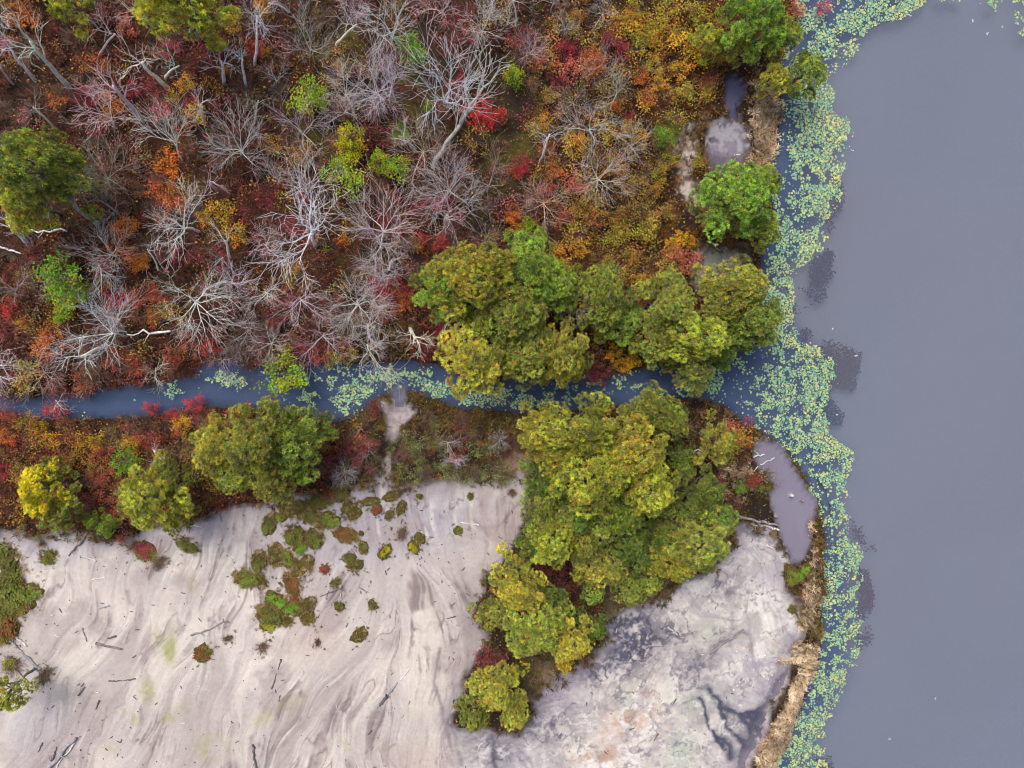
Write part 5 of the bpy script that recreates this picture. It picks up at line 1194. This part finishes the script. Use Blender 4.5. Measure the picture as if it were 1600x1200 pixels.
# the leaning dead trunk and grey snag of the marsh
def snag(name, b, t, hh, r0, col, label):
    p0 = G(b[0], b[1], 0.2); p1 = G(t[0], t[1], hh); rng = np.random.default_rng(int(b[0]))
    pts = [p0 * (1 - s) + p1 * s + rng.normal(size=3) * 0.035 + np.array([0, 0, 0.25 * math.sin(s * 3.14)]) for s in np.linspace(0, 1, 10)]
    root = put(name, None); root.location = tuple(p0)
    g_ = Geo(); V_, F_ = tube(np.array(pts) - p0, [r0 * (1 - 0.07 * k) for k in range(10)], 8); g_.add(V_, F_)
    tr = put('trunk', g_.mesh('trunk', M_BARK, True), root); tr.color = col + (1,)
    out = [[], [], [], []]
    for k in range(7):
        i = 4 + k % 6 if k else 9
        d = rng.normal(size=3) * 0.7 + (p1 - p0) / np.linalg.norm(p1 - p0); d /= np.linalg.norm(d)
        grow(rng, np.array(pts[i]) - p0, d, 1.5 if k else 1.0, 0.05, 1, 3, out, 0.0, (0, 4, 2), 0.7)
    g_ = Geo()
    for bs in out:
        for p_, r_ in bs: V_, F_ = tube(p_, r_, 4, cap=False); g_.add(V_, F_)
    br = put('branches', g_.mesh('branches', M_BARK), root); br.color = col + (1,)
    tag(root, label, 'dead tree', None)
snag('dead_tree', (676, 262), (754, 138), 4.2, 0.125, (0.58, 0.56, 0.54), 'thick pale dead trunk leaning over beside the vivid red shrub')
snag('dead_tree', (162, 356), (94, 300), 3.4, 0.13, (0.36, 0.36, 0.40), 'grey dead trunk leaning toward the broad pine')
snag('dead_tree', (312, 60), (292, 8), 4.5, 0.14, (0.36, 0.36, 0.40), 'grey bare trunk beneath the yellowish pine over the thicket')

# stumps standing in the inlet pool
def stump(u, v, r_, col, label):
    rng = np.random.default_rng(int(u)); p = G(u, v, 0.1)
    pts = [np.array([rng.normal() * 0.02, rng.normal() * 0.02, -0.25 + 0.12 * k]) for k in range(5)]
    g_ = Geo(); V_, F_ = tube(pts, [r_ * 1.5, r_ * 1.2, r_, r_ * 0.95, r_ * 0.8], 8); g_.add(V_, F_)
    for k in range(4):
        a_ = k * 1.57 + rng.random(); V_, F_ = tube([np.array([0, 0, -0.02]), np.array([math.cos(a_) * r_ * 2, math.sin(a_) * r_ * 2, -0.06])], [r_ * 0.5, r_ * 0.15], 5); g_.add(V_, F_)
    o = put('stump', g_.mesh('stump', M_BARK, True)); o.location = (p[0], p[1], max(surf(p[0], p[1]), 0.02)); o.color = col + (1,)
    tag(o, label, 'stump', None)
stump(1236, 774, 0.10, BW, 'white snapped stump standing in the inlet pool')
stump(1253, 782, 0.06, BG, 'small grey stump near the white stump in the pool')
stump(1211, 806, 0.11, BG, 'grey stump on the land side of the inlet pool')
stump(1188, 830, 0.12, (0.2, 0.19, 0.22), 'dark stump on mud below the weathered trunk')

# chips, twigs and pale bits strewn on the flat
g = Geo()
A5, B5 = jitter_points([(-60, 780), (1250, 780), (1250, 1260), (-60, 1260)], 0.3, NR)
m = (d_sand(A5, B5) > 0.15) & (d_pool(A5, B5) < -0.05); A5, B5 = A5[m], B5[m]; U5, V5 = UV(A5, B5)
rightm = U5 > 830
pr = 0.05 + 0.10 * sstep(0.55, 0.7, fbm(A5, B5, 1.5, 3, 301)) + 0.16 * rightm * np.clip(spot(U5, V5, 985, 1000, 60, 45) + spot(U5, V5, 1160, 830, 50, 30), 0, 1) + 0.02 * rightm + 0.12 * spot(U5, V5, 700, 900, 90, 90) + 0.3 * spot(U5, V5, 140, 866, 40, 16) + 0.2 * spot(U5, V5, 320, 830, 50, 18) + 0.2 * spot(U5, V5, 520, 930, 40, 30)
m = NR.random(len(A5)) < pr; A5, B5, U5, V5 = A5[m], B5[m], U5[m], V5[m]
for x, y in zip(A5, B5):
    L = 0.05 + 0.22 * RS.random() ** 3; a_ = RS.random() * 6.28; d = np.array([math.cos(a_), math.sin(a_), 0]) * L
    p0 = np.array([x, y, surf(x, y) + 0.012]); V_, F_ = tube([p0 - d / 2, p0 + d * 0.1 + np.array([0, 0, 0.02]), p0 + d / 2], [0.02, 0.022, 0.012], 4)
    cc_ = BD if RS.random() < 0.72 else BW
    g.add(V_, F_, np.r_[np.array(cc_) * RS.uniform(0.7, 1.3), 1])
tag(stuff('wood_debris', g, M_BRUSH), 'dark chips and twigs strewn over the sand', 'debris')
g = Geo()  # glints on the mud, modelled as small solid white specks
A6, B6 = jitter_points([(1080, 880), (1240, 880), (1240, 1120), (1080, 1120)], 0.12, NR); U6, V6 = UV(A6, B6)
pr = 0.26 * np.clip(spot(U6, V6, 1180, 1050, 34, 26) + 0.8 * spot(U6, V6, 1195, 935, 16, 22) + 0.5 * spot(U6, V6, 1140, 1085, 20, 14) + 0.4 * spot(U6, V6, 1200, 870, 22, 8) + 0.3 * spot(U6, V6, 1180, 1000, 40, 18), 0, 1)
m = (NR.random(len(A6)) < pr) & (d_sand(A6, B6) > 0.1); A6, B6 = A6[m], B6[m]; n = len(A6)
h6 = height(A6, B6)
scatter(g, (np.array([[1, 0, 0], [-0.4, 0.8, 0], [-0.5, -0.7, 0], [0, 0, 0.7]]), np.array([(0, 1, 3), (1, 2, 3), (2, 0, 3)])), np.stack([A6, B6, h6 - 0.005], 1), 0.018 + 0.06 * NR.random(n) ** 2.5, rotmats(n, NR, 0.4), np.r_[0.92, 0.91, 0.91, 1])
tag(stuff('glint_specks', g, M_BRUSH), 'white specks added as glints over the grey mud', 'glints')

# ------------------------------------------------------------------ lily pads
def pad_mesh(rng):
    n = 9; a = 0.35 + np.arange(n) * (2 * math.pi - 0.5) / (n - 1)
    r_ = 1 + 0.08 * rng.normal(size=n)
    V_ = [(0, 0, 0)] + [(r_[k] * math.cos(a[k]) * 1.1, r_[k] * math.sin(a[k]) * 0.9, 0.07 * math.sin(a[k] * 2 + 1) + 0.04) for k in range(n)]
    return np.array(V_), np.array([(0, k, k + 1) for k in range(1, n)])
PADS = [pad_mesh(NR) for _ in range(4)]
PADC = np.array([lin(146, 200, 160), lin(166, 210, 160), lin(130, 186, 170), lin(190, 216, 150), lin(222, 226, 130), lin(156, 200, 182), lin(228, 220, 160), lin(136, 180, 150)])
A7, B7 = jitter_points([(1110, -70), (1680, -70), (1680, 620), (1380, 700), (1380, 1270), (1180, 1270), (1180, 700), (1110, 640)], 0.078, NR)
U7, V7 = UV(A7, B7); dw = d_water(A7, B7)
edge = pad_edge(V7) + 8 + 26 * (fbm(A7, B7, 1.5, 4, 401) - 0.5) * 2
ins = edge - U7
cl = fbm(A7, B7, 0.55, 3, 411); cl2 = fbm(A7, B7, 1.8, 3, 421); cl3 = fbm(A7, B7, 0.26, 2, 431)
shore_d = dw * 30
dens = sstep(0, 8, ins) * (0.80 + 0.20 * sstep(3, 25, shore_d)) * np.where(ins > 75, 0.9, 1)
dens = np.where(V7 > 700, sstep(0, 8, ins) * (0.93 + 0.07 * sstep(3, 20, shore_d)), dens)
stm = (U7 < 1215) & (V7 > 520) & (V7 < 660)
dens = np.where(stm, dens * np.clip(0.25 + (U7 - 1110) / 150, 0, 1), dens)
dens = np.where((V7 > 130) & (V7 < 330) & (U7 < 1240), dens * 0.8, dens)
val = 0.42 * cl + 0.18 * cl2 + 0.40 * cl3
pr = sstep(0.0, 0.09, val - (0.72 - 0.325 * dens)) * (dens > 0.02)
pr = np.maximum(pr, 0.10 * dens)
corner = np.clip(spot(U7, V7, 1608, 18, 42, 34) * 1.5 + spot(U7, V7, 1490, -6, 40, 10) + spot(U7, V7, 1555, -4, 30, 12), 0, 1)
pr = np.maximum(pr, sstep(0.3, 0.5, corner) * sstep(0.42, 0.56, val))
pr = pr * (dw > 0.05)
m = NR.random(len(A7)) < pr
PA, PBy, PU, PV = A7[m], B7[m], U7[m], V7[m]
pale = NR.random(len(PA))
near_out = np.clip(1 - (pad_edge(PV) - PU) / 60, 0, 1)
# stream pads
A8, B8 = jitter_points([(0, 560), (1130, 560), (1130, 660), (0, 660)], 0.08, NR)
U8, V8 = UV(A8, B8); dw8 = d_water(A8, B8); c8 = fbm(A8, B8, 0.5, 3, 441); c9 = fbm(A8, B8, 0.25, 2, 451)
z8 = np.clip(sum(spot(U8, V8, *p) * w for p, w in [((272, 612, 18, 14), 1.2), ((350, 588, 22, 14), 1.2), ((372, 600, 14, 8), 0.8), ((205, 622, 12, 5), 0.6), ((425, 625, 14, 8), 0.9), ((485, 620, 16, 14), 0.7), ((500, 595, 30, 10), 0.6), ((555, 615, 26, 14), 1.2), ((535, 630, 20, 14), 0.7),
       ((590, 585, 30, 12), 0.8), ((620, 590, 26, 8), 0.8), ((650, 585, 24, 10), 0.7), ((690, 608, 30, 12), 1.0), ((750, 620, 30, 12), 1.0), ((800, 622, 40, 14), 0.9), ((850, 625, 40, 10), 0.8), ((890, 605, 40, 10), 0.5), ((960, 600, 40, 14), 0.45), ((1060, 600, 50, 12), 0.5), ((1110, 605, 40, 16), 0.8), ((405, 600, 20, 10), 0.4), ((560, 645, 12, 5), 0.4)]) + 0.28 * (U8 > 440) + 0.1, 0, 1.2)
m = (NR.random(len(A8)) < sstep(0.0, 0.14, 0.45 * c8 + 0.55 * c9 - (0.70 - 0.33 * z8)) * np.clip(z8 * 1.4, 0, 1)) & (dw8 > 0.08)
PA = np.concatenate([PA, A8[m]]); PBy = np.concatenate([PBy, B8[m]]); near_out = np.concatenate([near_out, 0.1 * np.ones(m.sum())])
n = len(PA)
ci = (NR.random(n) * 5).astype(int)
ycl = fbm(PA, PBy, 0.9, 2, 461)
yel_p = 0.07 + 0.45 * near_out * sstep(0.42, 0.6, ycl)
ci = np.where(NR.random(n) < yel_p, np.where(NR.random(n) < 0.7, 4, 6), np.where(ci == 4, 3 if True else 4, ci))
pc = PADC[ci] * (0.78 + 0.3 * NR.random((n, 1))) * 0.92
rust = NR.random(n) < 0.005; pc[rust] = lin(196, 120, 90)
pscale = 0.026 + 0.046 * NR.random(n) ** 2.2
pz = 0.012 + 0.022 * NR.random(n)
order = np.argsort(-pscale); top_i = order[:300]; rest = order[300:]
pm = []
for k, (V_, F_) in enumerate(PADS):
    me = mesh_np('lily_pad', V_, F_, np.tile([1, 1, 1, 0.0], (len(V_), 1))); me.materials.append(M_PAD); pm.append(me)
for i in top_i:
    o = put('lily_pad', pm[i % 4]); s = pscale[i] * 1.05
    o.location = (PA[i], PBy[i], pz[i] + 0.01); o.rotation_euler = (RS.uniform(-0.12, 0.12), RS.uniform(-0.12, 0.12), RS.random() * 6.28); o.scale = (s, s, s); o.color = tuple(pc[i]) + (1,)
    tag(o, 'large lily pad floating in the pale green belt on the water', 'lily pad', 'largest lily pads of the belt')
g = Geo()
for k in range(4):
    s = rest[k::4]
    scatter(g, PADS[k], np.stack([PA[s], PBy[s], pz[s]], 1), pscale[s], rotmats(len(s), NR, 0.22), np.c_[pc[s], np.ones(len(s))])
tag(stuff('lily_pad_mat', g, M_PAD), 'dense belt of pale green and yellow lily pads along the shore', 'lily pads')

# ------------------------------------------------------------------ weed beds just under the water
def weed(poly, col, dens_, label, seed):
    A_, B_ = jitter_points(poly, 0.055, NR)
    P = W(poly); d_ = sdf(A_, B_, P) + wob(A_, B_, 0.45, 0.9, seed)
    m_ = NR.random(len(A_)) < dens_ * sstep(-0.25, 0.6, d_) * (0.55 + 0.45 * sstep(0.4, 0.6, fbm(A_, B_, 0.7, 3, seed + 3)))
    m_ &= d_water(A_, B_) > 0.3
    A_, B_ = A_[m_], B_[m_]; n_ = len(A_)
    g_ = Geo()
    for k in range(2):
        scatter(g_, LEAF, np.stack([A_ + NR.normal(size=n_) * 0.05, B_ + NR.normal(size=n_) * 0.05, -0.04 - 0.09 * NR.random(n_)], 1), 0.08 + 0.08 * NR.random(n_), rotmats(n_, NR, 0.5),
                np.c_[np.array(col) * (0.6 + 0.7 * NR.random((n_, 1))), np.ones(n_)])
    o = put('submerged_weed', g_.mesh('submerged_weed', M_BRUSH)); o['kind'] = 'thing'
    tag(o, label, 'weed bed', 'submerged weed beds')
PUR, NAV = (0.085, 0.045, 0.070), (0.015, 0.028, 0.060)
weed([(1298, 262), (1318, 280), (1322, 315), (1310, 345), (1300, 370), (1284, 350), (1296, 318)], PUR, 0.8, 'thin dusky weed strip under water by the lily edge', 11)
weed([(1270, 405), (1292, 388), (1306, 396), (1298, 420), (1306, 428), (1296, 446), (1298, 470), (1280, 476), (1262, 462), (1246, 448), (1262, 446), (1264, 424)], NAV, 1.0, 'ragged navy weed bed in the notch of the lily belt', 12)
weed([(1228, 452), (1240, 440), (1236, 470), (1252, 482), (1276, 474), (1262, 490), (1240, 490), (1242, 512), (1228, 500)], NAV, 0.8, 'hooked dark weed streak by the overhanging pines', 13)
weed([(1276, 548), (1286, 530), (1312, 532), (1330, 546), (1354, 556), (1344, 566), (1348, 582), (1336, 588), (1344, 604), (1330, 616), (1312, 606), (1298, 622), (1282, 590)], PUR, 0.95, 'broad purple weed bed off the stream mouth', 14)
weed([(1284, 612), (1300, 620), (1312, 640), (1322, 650), (1318, 664), (1296, 664), (1280, 650), (1274, 632)], NAV, 1.0, 'rounded navy weed bed below the broad purple one', 15)
weed([(1330, 808), (1346, 822), (1354, 845), (1370, 852), (1372, 862), (1356, 864), (1344, 848), (1332, 830)], PUR, 0.9, 'curved comma-shaped weed streak off the belt', 16)
weed([(1340, 888), (1360, 892), (1368, 930), (1366, 960), (1352, 972), (1338, 962), (1344, 930)], PUR, 1.0, 'long weed patch against the lily belt', 17)
weed([(1340, 985), (1352, 980), (1364, 976), (1364, 1008), (1348, 1016), (1334, 1020)], PUR, 0.8, 'small weed patch below the long one', 18)
weed([(1276, 1186), (1300, 1182), (1310, 1230), (1270, 1230)], PUR, 0.8, 'weed patch at the lower end of the lily belt', 19)
weed([(1250, 515), (1268, 512), (1272, 522), (1258, 545), (1248, 535)], PUR, 0.8, 'small weed tuft between belt lobes', 20)

g = Geo()
fl = np.array([G(u, v)[:2] for u, v in [(1332, 210), (1330, 232), (1542, 51), (1420, 22), (1337, 556), (1300, 513), (1461, 1092), (1390, 1155), (1308, 648), (1376, 12), (1252, 415), (1262, 540), (1345, 990), (1520, 32), (1318, 860)]])
n = len(fl)
for k in range(3): scatter(g, LEAF, np.c_[fl + NR.normal(size=(n, 2)) * 0.05, np.full(n, 0.012)], 0.07 + 0.05 * NR.random(n), rotmats(n, NR, 0.3), np.r_[0.75, 0.75, 0.68, 1])
tag(stuff('floating_flecks', g, M_PAD), 'pale leaf flecks drifting on the open pond', 'leaves')
